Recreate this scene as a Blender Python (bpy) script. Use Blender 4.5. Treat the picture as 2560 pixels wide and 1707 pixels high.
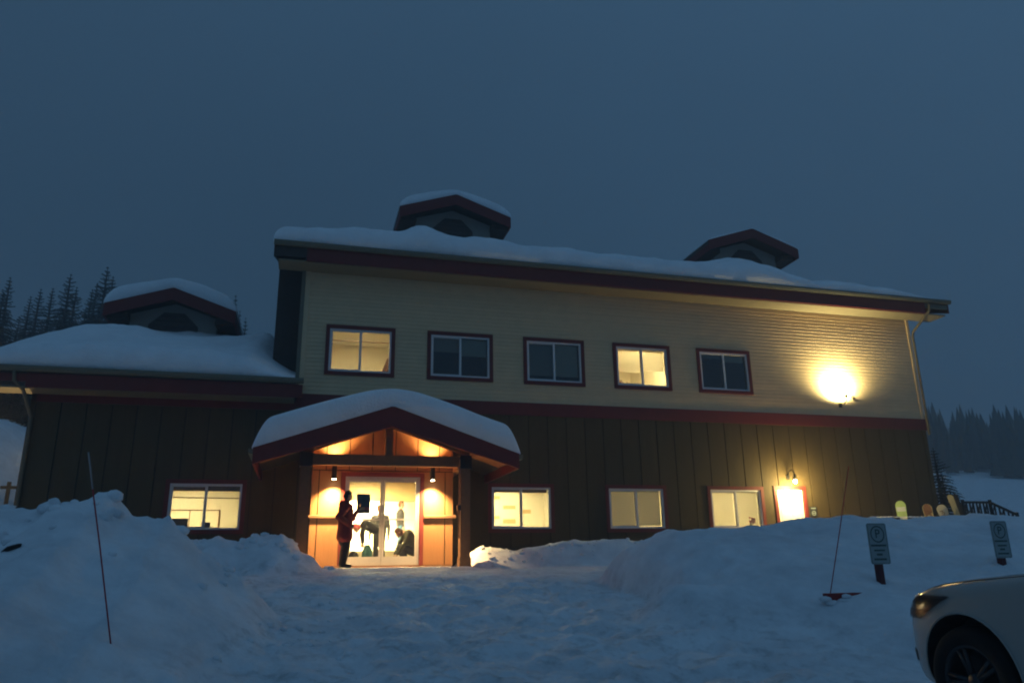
import bpy, bmesh, math, random
import numpy as np
from mathutils import Vector, Matrix, Quaternion

random.seed(7)
rng = np.random.default_rng(7)
PI = math.pi
for o in list(bpy.data.objects):
    bpy.data.objects.remove(o)
SC = bpy.context.scene
COL = SC.collection

# ------------------------------------------------------------------ camera
YAW, PITCH, ROLL, FPX = math.radians(15.4205), math.radians(16.4193), math.radians(-0.8787), 1886.1
CAM = Vector((0.0, -21.977, 0.0))
_f = Vector((math.sin(YAW) * math.cos(PITCH), math.cos(YAW) * math.cos(PITCH), math.sin(PITCH)))
_r = Vector((math.cos(YAW), -math.sin(YAW), 0))
_u = _r.cross(_f)
CR = math.cos(ROLL) * _r + math.sin(ROLL) * _u
CU = -math.sin(ROLL) * _r + math.cos(ROLL) * _u
cd = bpy.data.cameras.new('camera')
cam = bpy.data.objects.new('camera', cd)
COL.objects.link(cam)
M = Matrix.Identity(4)
for i in range(3):
    M[i][0], M[i][1], M[i][2], M[i][3] = CR[i], CU[i], -_f[i], CAM[i]
cam.matrix_world = M
cd.sensor_width = 36.0
cd.lens = FPX / 2560 * 36.0
cd.clip_start = 0.1
cd.clip_end = 5000
SC.camera = cam

def at(u, v, Y):
    """photo pixel -> point on the plane y = Y"""
    d = CR * ((u - 1280) / FPX) - CU * ((v - 853.5) / FPX) + _f
    return CAM + d * ((Y - CAM.y) / d.y)
K = 2560 / 2352
def atd(u, v, Y):
    return at(u * K, v * K, Y)

# ------------------------------------------------------------------ sky, exposure
W = bpy.data.worlds.new('World')
SC.world = W
W.use_nodes = True
nt = W.node_tree
bg = nt.nodes['Background']
sky = nt.nodes.new('ShaderNodeTexSky')
sky.sky_type = 'NISHITA'
sky.sun_disc = False
sky.sun_elevation = math.radians(-3.0)
sky.sun_rotation = math.radians(165.0)
sky.altitude = 600
sky.air_density = 1.0
sky.dust_density = 0.3
sky.ozone_density = 1.6
mixn = nt.nodes.new('ShaderNodeMix'); mixn.data_type = 'RGBA'
mixn.inputs[0].default_value = 0.85              # low snow cloud in front of the clear twilight
mixn.inputs[7].default_value = (0.37, 0.88, 1.58, 1)
nt.links.new(sky.outputs[0], mixn.inputs[6])
# overcast dusk: brighter towards the zenith and towards where the sun went down (behind the camera), faint cloud mottling
tcw = nt.nodes.new('ShaderNodeTexCoord'); sep = nt.nodes.new('ShaderNodeSeparateXYZ')
nt.links.new(tcw.outputs['Generated'], sep.inputs[0])
def mth(op, a, b_, c_=None):
    n = nt.nodes.new('ShaderNodeMath'); n.operation = op
    for i, q in enumerate((a, b_, c_)):
        if q is None: continue
        if isinstance(q, (int, float)): n.inputs[i].default_value = q
        else: nt.links.new(q, n.inputs[i])
    return n.outputs[0]
zup = mth('MAXIMUM', sep.outputs[2], 0.0)
glow = mth('ADD', mth('MULTIPLY', sep.outputs[0], 0.259), mth('MULTIPLY', sep.outputs[1], -0.966))
lum = mth('MULTIPLY_ADD', zup, 0.55, mth('MULTIPLY_ADD', glow, 0.60, 0.85))
cn = nt.nodes.new('ShaderNodeTexNoise'); cn.inputs['Scale'].default_value = 2.2; cn.inputs['Detail'].default_value = 5
nt.links.new(tcw.outputs['Generated'], cn.inputs[0])
lum = mth('MULTIPLY', lum, mth('MULTIPLY_ADD', cn.outputs[0], 0.22, 0.89))
ml = nt.nodes.new('ShaderNodeMix'); ml.data_type = 'RGBA'; ml.blend_type = 'MULTIPLY'; ml.inputs[0].default_value = 1
nt.links.new(mixn.outputs[2], ml.inputs[6]); nt.links.new(lum, ml.inputs[7])
nt.links.new(ml.outputs[2], bg.inputs[0])
bg.inputs[1].default_value = 0.119
SC.view_settings.view_transform = 'Standard'
SC.view_settings.look = 'None'
SC.view_settings.exposure = 0.0
SC.view_settings.gamma = 1.0
SC.view_settings.use_curve_mapping = False
SC.render.engine = 'CYCLES'
SC.cycles.use_denoising = True
SC.cycles.max_bounces = 8
SC.cycles.diffuse_bounces = 4
SC.cycles.glossy_bounces = 3
SC.cycles.transmission_bounces = 4
SC.cycles.transparent_max_bounces = 16
SC.cycles.volume_bounces = 1
SC.cycles.caustics_reflective = False
SC.cycles.caustics_refractive = False
SC.cycles.sample_clamp_indirect = 4.0
SC.cycles.filter_width = 2.0

# ------------------------------------------------------------------ materials
MATS = {}
def mat(name, col, rough=0.7, var=0.12, scale=6.0, bump=0.0, bscale=60.0, spec=0.3, metal=0.0, coat=0.0, emit=None, estr=0.0, stretch=None):
    if name in MATS:
        return MATS[name]
    m = bpy.data.materials.new(name); m.use_nodes = True
    t = m.node_tree; b = t.nodes['Principled BSDF']
    b.inputs['Roughness'].default_value = rough
    b.inputs['Specular IOR Level'].default_value = spec
    b.inputs['Metallic'].default_value = metal
    b.inputs['Coat Weight'].default_value = coat
    tc = t.nodes.new('ShaderNodeTexCoord')
    mp = t.nodes.new('ShaderNodeMapping')
    t.links.new(tc.outputs['Object'], mp.inputs[0])
    if stretch:
        mp.inputs['Scale'].default_value = stretch
    if var > 0:
        n = t.nodes.new('ShaderNodeTexNoise'); n.inputs['Scale'].default_value = scale; n.inputs['Detail'].default_value = 5
        n.inputs['Roughness'].default_value = 0.65
        t.links.new(mp.outputs[0], n.inputs[0])
        oi = t.nodes.new('ShaderNodeObjectInfo')
        ad = t.nodes.new('ShaderNodeMath'); ad.operation = 'MULTIPLY_ADD'
        ad.inputs[1].default_value = 0.25; t.links.new(oi.outputs['Random'], ad.inputs[0]); t.links.new(n.outputs[0], ad.inputs[2])
        r = t.nodes.new('ShaderNodeMapRange')
        r.inputs['From Min'].default_value = 0.3; r.inputs['From Max'].default_value = 0.95
        r.inputs['To Min'].default_value = 1 - var; r.inputs['To Max'].default_value = 1 + var
        t.links.new(ad.outputs[0], r.inputs['Value'])
        mx = t.nodes.new('ShaderNodeMix'); mx.data_type = 'RGBA'; mx.blend_type = 'MULTIPLY'; mx.inputs[0].default_value = 1
        mx.inputs[6].default_value = (*col, 1)
        t.links.new(r.outputs[0], mx.inputs[7])
        t.links.new(mx.outputs[2], b.inputs['Base Color'])
    else:
        b.inputs['Base Color'].default_value = (*col, 1)
    if bump > 0:
        n2 = t.nodes.new('ShaderNodeTexNoise'); n2.inputs['Scale'].default_value = bscale; n2.inputs['Detail'].default_value = 6
        t.links.new(mp.outputs[0], n2.inputs[0])
        bp = t.nodes.new('ShaderNodeBump'); bp.inputs['Strength'].default_value = bump; bp.inputs['Distance'].default_value = 0.02
        t.links.new(n2.outputs[0], bp.inputs['Height']); t.links.new(bp.outputs[0], b.inputs['Normal'])
    if emit:
        b.inputs['Emission Color'].default_value = (*emit, 1); b.inputs['Emission Strength'].default_value = estr
    MATS[name] = m
    return m

def glass_mat(name, tint=(0.9, 0.92, 0.92), refl=1.0):
    m = bpy.data.materials.new(name); m.use_nodes = True
    t = m.node_tree; t.nodes.clear()
    out = t.nodes.new('ShaderNodeOutputMaterial')
    tr = t.nodes.new('ShaderNodeBsdfTransparent'); tr.inputs[0].default_value = (*tint, 1)
    gl = t.nodes.new('ShaderNodeBsdfGlossy'); gl.inputs['Roughness'].default_value = 0.2 if 'lens' in name else 0.03
    lw = t.nodes.new('ShaderNodeFresnel'); lw.inputs[0].default_value = 1.5
    mm = t.nodes.new('ShaderNodeMath'); mm.operation = 'MULTIPLY'; mm.inputs[1].default_value = refl
    mx = t.nodes.new('ShaderNodeMixShader')
    t.links.new(lw.outputs[0], mm.inputs[0]); t.links.new(mm.outputs[0], mx.inputs[0])
    t.links.new(tr.outputs[0], mx.inputs[1]); t.links.new(gl.outputs[0], mx.inputs[2]); t.links.new(mx.outputs[0], out.inputs[0])
    MATS[name] = m
    return m

def sheet_mat(name, col, trans=0.45):
    m = bpy.data.materials.new(name); m.use_nodes = True
    t = m.node_tree; t.nodes.clear()
    out = t.nodes.new('ShaderNodeOutputMaterial')
    d = t.nodes.new('ShaderNodeBsdfDiffuse'); d.inputs[0].default_value = (*col, 1)
    e = t.nodes.new('ShaderNodeBsdfTranslucent'); e.inputs[0].default_value = (*col, 1)
    n = t.nodes.new('ShaderNodeTexNoise'); n.inputs['Scale'].default_value = 3
    mp = t.nodes.new('ShaderNodeMapRange'); mp.inputs['To Min'].default_value = trans - 0.08; mp.inputs['To Max'].default_value = trans + 0.08
    mx = t.nodes.new('ShaderNodeMixShader')
    t.links.new(n.outputs[0], mp.inputs[0]); t.links.new(mp.outputs[0], mx.inputs[0])
    t.links.new(d.outputs[0], mx.inputs[1]); t.links.new(e.outputs[0], mx.inputs[2]); t.links.new(mx.outputs[0], out.inputs[0])
    MATS[name] = m
    return m

def snow_mat(name, col, dirt=0.0):
    m = bpy.data.materials.new(name); m.use_nodes = True
    t = m.node_tree; b = t.nodes['Principled BSDF']
    b.inputs['Roughness'].default_value = 0.85; b.inputs['Specular IOR Level'].default_value = 0.2
    tc = t.nodes.new('ShaderNodeTexCoord')
    n = t.nodes.new('ShaderNodeTexNoise'); n.inputs['Scale'].default_value = 1.3; n.inputs['Detail'].default_value = 8; n.inputs['Roughness'].default_value = 0.7
    t.links.new(tc.outputs['Object'], n.inputs[0])
    cr = t.nodes.new('ShaderNodeValToRGB')
    cr.color_ramp.elements[0].position = 0.28; cr.color_ramp.elements[0].color = (col[0] * (0.82 - dirt), col[1] * (0.82 - dirt), col[2] * (0.83 - dirt), 1)
    cr.color_ramp.elements[1].position = 0.62; cr.color_ramp.elements[1].color = (*col, 1)
    t.links.new(n.outputs[0], cr.inputs[0]); t.links.new(cr.outputs[0], b.inputs['Base Color'])
    # grit and trampled grey specks where feet and tyres have been
    atn = t.nodes.new('ShaderNodeAttribute'); atn.attribute_name = 'trod'
    n3 = t.nodes.new('ShaderNodeTexNoise'); n3.inputs['Scale'].default_value = 4.2; n3.inputs['Detail'].default_value = 6; n3.inputs['Roughness'].default_value = 0.7
    t.links.new(tc.outputs['Object'], n3.inputs[0])
    m3 = t.nodes.new('ShaderNodeMapRange'); m3.inputs['From Min'].default_value = 0.50; m3.inputs['From Max'].default_value = 0.72; m3.inputs['To Max'].default_value = 0.55
    t.links.new(n3.outputs[0], m3.inputs['Value'])
    mu = t.nodes.new('ShaderNodeMath'); mu.operation = 'MULTIPLY'; t.links.new(m3.outputs[0], mu.inputs[0]); t.links.new(atn.outputs['Fac'], mu.inputs[1])
    dm = t.nodes.new('ShaderNodeMix'); dm.data_type = 'RGBA'; dm.inputs[7].default_value = (0.24, 0.23, 0.22, 1)
    t.links.new(mu.outputs[0], dm.inputs[0]); t.links.new(cr.outputs[0], dm.inputs[6]); t.links.new(dm.outputs[2], b.inputs['Base Color'])
    n2 = t.nodes.new('ShaderNodeTexNoise'); n2.inputs['Scale'].default_value = 14; n2.inputs['Detail'].default_value = 9; n2.inputs['Roughness'].default_value = 0.65
    t.links.new(tc.outputs['Object'], n2.inputs[0])
    bp = t.nodes.new('ShaderNodeBump'); bp.inputs['Strength'].default_value = 0.8; bp.inputs['Distance'].default_value = 0.045
    t.links.new(n2.outputs[0], bp.inputs['Height']); t.links.new(bp.outputs[0], b.inputs['Normal'])
    MATS[name] = m
    return m

snow_mat('ground snow', (0.86, 0.88, 0.90), 0.08)
snow_mat('roof snow', (0.90, 0.91, 0.92), -0.06)
mat('cream siding', (0.60, 0.43, 0.25), 0.6, 0.10, 2.5)
mat('brown panel', (0.062, 0.041, 0.015), 0.75, 0.22, 5, 0.25, 40, stretch=(1, 1, 0.15))
mat('brown backing', (0.028, 0.02, 0.014), 0.9, 0.1)
mat('cedar panel', (0.31, 0.145, 0.058), 0.6, 0.15, 5, 0.2, 40, stretch=(1, 1, 0.12))
mat('red trim', (0.125, 0.016, 0.014), 0.55, 0.15, 4)
mat('timber', (0.17, 0.085, 0.04), 0.7, 0.25, 8, 0.3, 40, stretch=(1, 1, 1))
mat('brown soffit', (0.22, 0.17, 0.10), 0.7, 0.1)
mat('gutter metal', (0.14, 0.125, 0.085), 0.45, 0.15, 4, metal=0.2)
mat('cream downspout', (0.13, 0.105, 0.065), 0.5, 0.1)
mat('roof metal', (0.05, 0.05, 0.045), 0.5, 0.1)
mat('white vinyl', (0.62, 0.60, 0.58), 0.4, 0.04)
mat('grey louver', (0.06, 0.05, 0.045), 0.7, 0.1)
mat('cupola siding', (0.24, 0.23, 0.20), 0.7, 0.08)
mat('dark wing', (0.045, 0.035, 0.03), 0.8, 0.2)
mat('aluminium frame', (0.50, 0.46, 0.42), 0.4, 0.05, metal=0.2)
glass_mat('window glass')
glass_mat('door glass', (0.93, 0.94, 0.92))
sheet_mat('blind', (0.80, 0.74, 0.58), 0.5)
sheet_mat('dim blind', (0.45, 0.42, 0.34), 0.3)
mat('room wall', (0.78, 0.72, 0.58), 0.8, 0.03)
mat('room ceiling', (0.80, 0.77, 0.68), 0.9, 0.03)
mat('room floor', (0.62, 0.55, 0.42), 0.5, 0.08)
mat('unlit room shade', (0.10, 0.09, 0.08), 0.9, 0.1)  # near-black walls and floors: the gloom of unlit rooms put into the colour
mat('tan wall', (0.55, 0.40, 0.18), 0.8, 0.05)
mat('lamp tube', (0.9, 0.9, 0.85), 0.5, 0, emit=(1.0, 0.80, 0.38), estr=115.0)
mat('lobby tube', (0.9, 0.9, 0.85), 0.5, 0, emit=(1.0, 0.80, 0.40), estr=700.0)
mat('lamp tube dim', (0.9, 0.9, 0.85), 0.5, 0, emit=(1.0, 0.78, 0.36), estr=70.0)
mat('black metal', (0.02, 0.018, 0.016), 0.45, 0.1, metal=0.3)
mat('bulb', (1, 1, 1), 0.5, 0, emit=(1.0, 0.85, 0.5), estr=40.0)
mat('white door', (0.75, 0.73, 0.68), 0.5, 0.03)
mat('black plastic', (0.018, 0.018, 0.02), 0.5, 0.1)
mat('paper', (0.72, 0.68, 0.55), 0.8, 0.05)
mat('sign white', (0.27, 0.31, 0.30), 0.45, 0.06)
mat('sign green', (0.015, 0.05, 0.045), 0.5, 0.05)
mat('red post', (0.085, 0.012, 0.013), 0.6, 0.2)
mat('red stake', (0.34, 0.02, 0.03), 0.5, 0.05)
mat('pale stake', (0.28, 0.28, 0.28), 0.4, 0.05)
mat('spruce needles', (0.022, 0.034, 0.022), 0.9, 0.3, 1)
mat('bark', (0.05, 0.035, 0.025), 0.9, 0.2)
mat('car paint', (0.30, 0.29, 0.26), 0.38, 0.02, spec=0.5, coat=0.8)
mat('tyre', (0.005, 0.005, 0.005), 0.85, 0.1)
mat('rim', (0.05, 0.05, 0.053), 0.45, 0.05, metal=0.7)
mat('car trim', (0.015, 0.015, 0.016), 0.6, 0.1)
glass_mat('lamp lens', (0.6, 0.62, 0.65), 0.5)
mat('lamp bowl', (0.07, 0.07, 0.075), 0.5, 0.03)
mat('car glass', (0.012, 0.014, 0.016), 0.08, 0, spec=0.6)
mat('skin', (0.45, 0.24, 0.16), 0.6, 0.06)
mat('dark hair', (0.018, 0.012, 0.01), 0.7, 0.1)
mat('red coat', (0.12, 0.011, 0.012), 0.8, 0.2, 10, 0.2, 60)
mat('black cloth', (0.012, 0.011, 0.012), 0.85, 0.2)
mat('grey cloth', (0.14, 0.14, 0.15), 0.85, 0.1)
mat('olive cloth', (0.07, 0.065, 0.035), 0.85, 0.15)
mat('dark trousers', (0.035, 0.035, 0.035), 0.85, 0.15)
mat('teal cloth', (0.02, 0.075, 0.08), 0.8, 0.15)
mat('blue cloth', (0.05, 0.13, 0.22), 0.8, 0.1)
mat('pink cloth', (0.55, 0.10, 0.11), 0.8, 0.1)
mat('brown hair', (0.12, 0.05, 0.025), 0.8, 0.1)
mat('boot', (0.014, 0.012, 0.011), 0.6, 0.1)
mat('board lime', (0.42, 0.55, 0.20), 0.4, 0.1)
mat('board white', (0.65, 0.66, 0.58), 0.4, 0.1)
mat('board brown', (0.20, 0.10, 0.05), 0.4, 0.2)
mat('board cream', (0.55, 0.50, 0.36), 0.4, 0.1)
mat('board tan', (0.45, 0.38, 0.2), 0.4, 0.1)
mat('red rail', (0.24, 0.02, 0.02), 0.6, 0.15)
mat('rail wood', (0.022, 0.018, 0.016), 0.8, 0.2)

# ------------------------------------------------------------------ mesh helpers
class MB:
    def __init__(s):
        s.v = []; s.f = []; s.m = []
    def add(s, vs, fs, mi=0):
        o = len(s.v); s.v += [tuple(p) for p in vs]
        for f in fs:
            s.f.append(tuple(i + o for i in f)); s.m.append(mi)
        return s
    def box(s, x0, x1, y0, y1, z0, z1, mi=0):
        vs = [(x0, y0, z0), (x1, y0, z0), (x1, y1, z0), (x0, y1, z0), (x0, y0, z1), (x1, y0, z1), (x1, y1, z1), (x0, y1, z1)]
        return s.add(vs, [(0, 3, 2, 1), (4, 5, 6, 7), (0, 1, 5, 4), (1, 2, 6, 5), (2, 3, 7, 6), (3, 0, 4, 7)], mi)
    def prism(s, poly, axis, a0, a1, mi=0):
        """poly: 2-D points; axis 'x': (y,z), 'y': (x,z), 'z': (x,y)"""
        def p(q, a):
            return (a, q[0], q[1]) if axis == 'x' else ((q[0], a, q[1]) if axis == 'y' else (q[0], q[1], a))
        n = len(poly)
        vs = [p(q, a0) for q in poly] + [p(q, a1) for q in poly]
        fs = [tuple(range(n)), tuple(range(2 * n - 1, n - 1, -1))]
        fs += [(i, i + n, (i + 1) % n + n, (i + 1) % n) for i in range(n)]
        return s.add(vs, fs, mi)
    def tube(s, pts, rad, n=10, mi=0, cap=True):
        pts = [Vector(p) for p in pts]
        rads = rad if isinstance(rad, (list, tuple)) else [rad] * len(pts)
        vs = []
        up = None
        for i, p in enumerate(pts):
            d = (pts[min(i + 1, len(pts) - 1)] - pts[max(i - 1, 0)]).normalized()
            if up is None:
                up = Vector((0, 0, 1)) if abs(d.z) < 0.9 else Vector((1, 0, 0))
            a = d.cross(up).normalized(); b = a.cross(d).normalized(); up = b
            for k in range(n):
                t = 2 * PI * k / n
                vs.append(p + (a * math.cos(t) + b * math.sin(t)) * rads[i])
        fs = []
        for i in range(len(pts) - 1):
            for k in range(n):
                fs.append((i * n + k, i * n + (k + 1) % n, (i + 1) * n + (k + 1) % n, (i + 1) * n + k))
        if cap:
            fs.append(tuple(range(n - 1, -1, -1))); fs.append(tuple(range((len(pts) - 1) * n, len(pts) * n)))
        return s.add(vs, fs, mi)
    def lathe(s, prof, origin, axis=(0, 0, 1), n=20, mi=0):
        """prof: (radius, height) along axis"""
        ax = Vector(axis).normalized(); q = Vector((0, 0, 1)).rotation_difference(ax); o = Vector(origin)
        vs = []; fs = []
        for r, h in prof:
            for k in range(n):
                t = 2 * PI * k / n
                vs.append(o + q @ Vector((r * math.cos(t), r * math.sin(t), h)))
        for i in range(len(prof) - 1):
            for k in range(n):
                fs.append((i * n + k, i * n + (k + 1) % n, (i + 1) * n + (k + 1) % n, (i + 1) * n + k))
        return s.add(vs, fs, mi)
    def ball(s, c, r, n=12, mi=0):
        c = Vector(c); r = (r, r, r) if not hasattr(r, '__len__') else r
        vs = []; fs = []; m = n // 2
        for i in range(m + 1):
            a = PI * i / m
            for k in range(n):
                t = 2 * PI * k / n
                vs.append((c.x + r[0] * math.sin(a) * math.cos(t), c.y + r[1] * math.sin(a) * math.sin(t), c.z + r[2] * math.cos(a)))
        for i in range(m):
            for k in range(n):
                fs.append((i * n + k, (i + 1) * n + k, (i + 1) * n + (k + 1) % n, i * n + (k + 1) % n))
        return s.add(vs, fs, mi)
    def mesh(s, name, mats, smooth=False):
        me = bpy.data.meshes.new(name)
        me.from_pydata(s.v, [], s.f)
        for m in (mats if isinstance(mats, (list, tuple)) else [mats]):
            me.materials.append(MATS[m])
        me.polygons.foreach_set('material_index', s.m)
        if smooth:
            me.polygons.foreach_set('use_smooth', [True] * len(me.polygons))
        bm = bmesh.new(); bm.from_mesh(me)
        bmesh.ops.recalc_face_normals(bm, faces=bm.faces)
        bm.to_mesh(me); bm.free()
        me.update()
        return me
    def build(s, name, mats, parent=None, smooth=False):
        return link(name, s.mesh(name, mats, smooth), parent)

def link(name, me, parent=None):
    o = bpy.data.objects.new(name, me)
    COL.objects.link(o)
    if parent:
        o.parent = parent
        o.matrix_parent_inverse = INV.get(parent.name, Matrix.Identity(4))
    return o
INV = {}
def empty(name, loc=(0, 0, 0), rz=0.0):
    o = bpy.data.objects.new(name, None); COL.objects.link(o)
    o.location = loc; o.rotation_euler = (0, 0, rz)
    # world-space geometry may be parented to it without moving
    return o
def wempty(name, loc):
    """empty at loc whose children are modelled in world coordinates"""
    o = empty(name, loc)
    INV[o.name] = Matrix.Translation(Vector(loc)).inverted()
    return o
def tag(o, label, cat=None, group=None, kind=None):
    o['label'] = label
    if cat: o['category'] = cat
    if group: o['group'] = group
    if kind: o['kind'] = kind
    return o
def minus(rect, holes):
    """rect (x0,x1,z0,z1) minus holes -> list of rects"""
    out = [rect]
    for h in holes:
        nx = []
        for r in out:
            x0, x1, z0, z1 = r
            a0, a1, b0, b1 = max(x0, h[0]), min(x1, h[1]), max(z0, h[2]), min(z1, h[3])
            if a0 >= a1 or b0 >= b1:
                nx.append(r); continue
            if z0 < b0: nx.append((x0, x1, z0, b0))
            if b1 < z1: nx.append((x0, x1, b1, z1))
            if x0 < a0: nx.append((x0, a0, b0, b1))
            if a1 < x1: nx.append((a1, x1, b0, b1))
        out = nx
    return [r for r in out if r[1] - r[0] > 0.004 and r[3] - r[2] > 0.004]
def add_light(kind, name, parent, loc, power, col, **kw):
    l = bpy.data.lights.new(name, kind); l.energy = power; l.color = col
    for k, v in kw.items(): setattr(l, k, v)
    o = bpy.data.objects.new(name, l); COL.objects.link(o)
    o.location = loc
    if parent:
        o.parent = parent; o.matrix_parent_inverse = INV.get(parent.name, Matrix.Identity(4))
    return o

# value noise (vectorised)
def _hash(ix, iy, seed):
    h = (ix.astype(np.int64) * 374761393 + iy.astype(np.int64) * 668265263 + seed * 1442695041) & 0xFFFFFFFF
    h = ((h ^ (h >> 13)) * 1274126177) & 0xFFFFFFFF
    return ((h ^ (h >> 16)) & 0xFFFF) / 65535.0
def vnoise(x, y, seed=0):
    ix, iy = np.floor(x), np.floor(y); fx, fy = x - ix, y - iy
    fx = fx * fx * fx * (fx * (fx * 6 - 15) + 10); fy = fy * fy * fy * (fy * (fy * 6 - 15) + 10)
    a, b = _hash(ix, iy, seed), _hash(ix + 1, iy, seed); c, d = _hash(ix, iy + 1, seed), _hash(ix + 1, iy + 1, seed)
    return (a + (b - a) * fx) * (1 - fy) + (c + (d - c) * fx) * fy - 0.5
def fbm(x, y, seed=0, octs=4, gain=0.5):
    s = 0; a = 1.0
    for i in range(octs):
        s = s + a * vnoise(x * 2 ** i + 17.3 * i, y * 2 ** i - 9.1 * i, seed + i); a *= gain
    return s
def sstep(a, b, x):
    t = np.clip((x - a) / (b - a), 0, 1); return t * t * (3 - 2 * t)

# ------------------------------------------------------------------ ground
def crest(px, Y, off=0.0):
    pts = sorted([(p.x, p.z + off) for p in (atd(u, v, Y) for u, v in px)])
    return np.array([p[0] for p in pts]), np.array([p[1] for p in pts])
LB_Y, RB_Y, WB_Y, PM_Y = -11.6, -9.6, -2.5, -4.3
LB = crest([(-160, 1200), (-60, 1190), (0, 1188), (40, 1195), (62, 1208), (80, 1213), (100, 1207), (112, 1194), (130, 1180), (160, 1172), (190, 1164), (215, 1158), (232, 1164), (250, 1161), (275, 1180), (300, 1193), (345, 1207), (370, 1219), (385, 1213), (400, 1226), (425, 1236), (445, 1250), (480, 1276), (520, 1308), (560, 1341), (600, 1376), (650, 1424), (700, 1480)], LB_Y)
RB = crest([(1405, 1500), (1412, 1420), (1424, 1350), (1430, 1316), (1438, 1290), (1452, 1262), (1490, 1240), (1530, 1223), (1600, 1220), (1700, 1219), (1780, 1207), (1850, 1197), (1930, 1194), (2000, 1190), (2060, 1193), (2130, 1192), (2200, 1188), (2240, 1185), (2290, 1190), (2312, 1199), (2352, 1196), (2450, 1200), (2600, 1205)], RB_Y)
WB = crest([(1040, 1330), (1066, 1300), (1085, 1274), (1110, 1259), (1150, 1260), (1185, 1265), (1225, 1256), (1290, 1246), (1430, 1243), (1600, 1240), (1800, 1232), (2000, 1228), (2300, 1225)], WB_Y)
PM = crest([(330, 1246), (400, 1240), (445, 1244), (480, 1238), (498, 1229), (512, 1232), (530, 1246), (555, 1248), (580, 1240), (612, 1230), (645, 1228), (690, 1243), (720, 1266), (737, 1290), (744, 1308), (752, 1330)], PM_Y)

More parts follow.
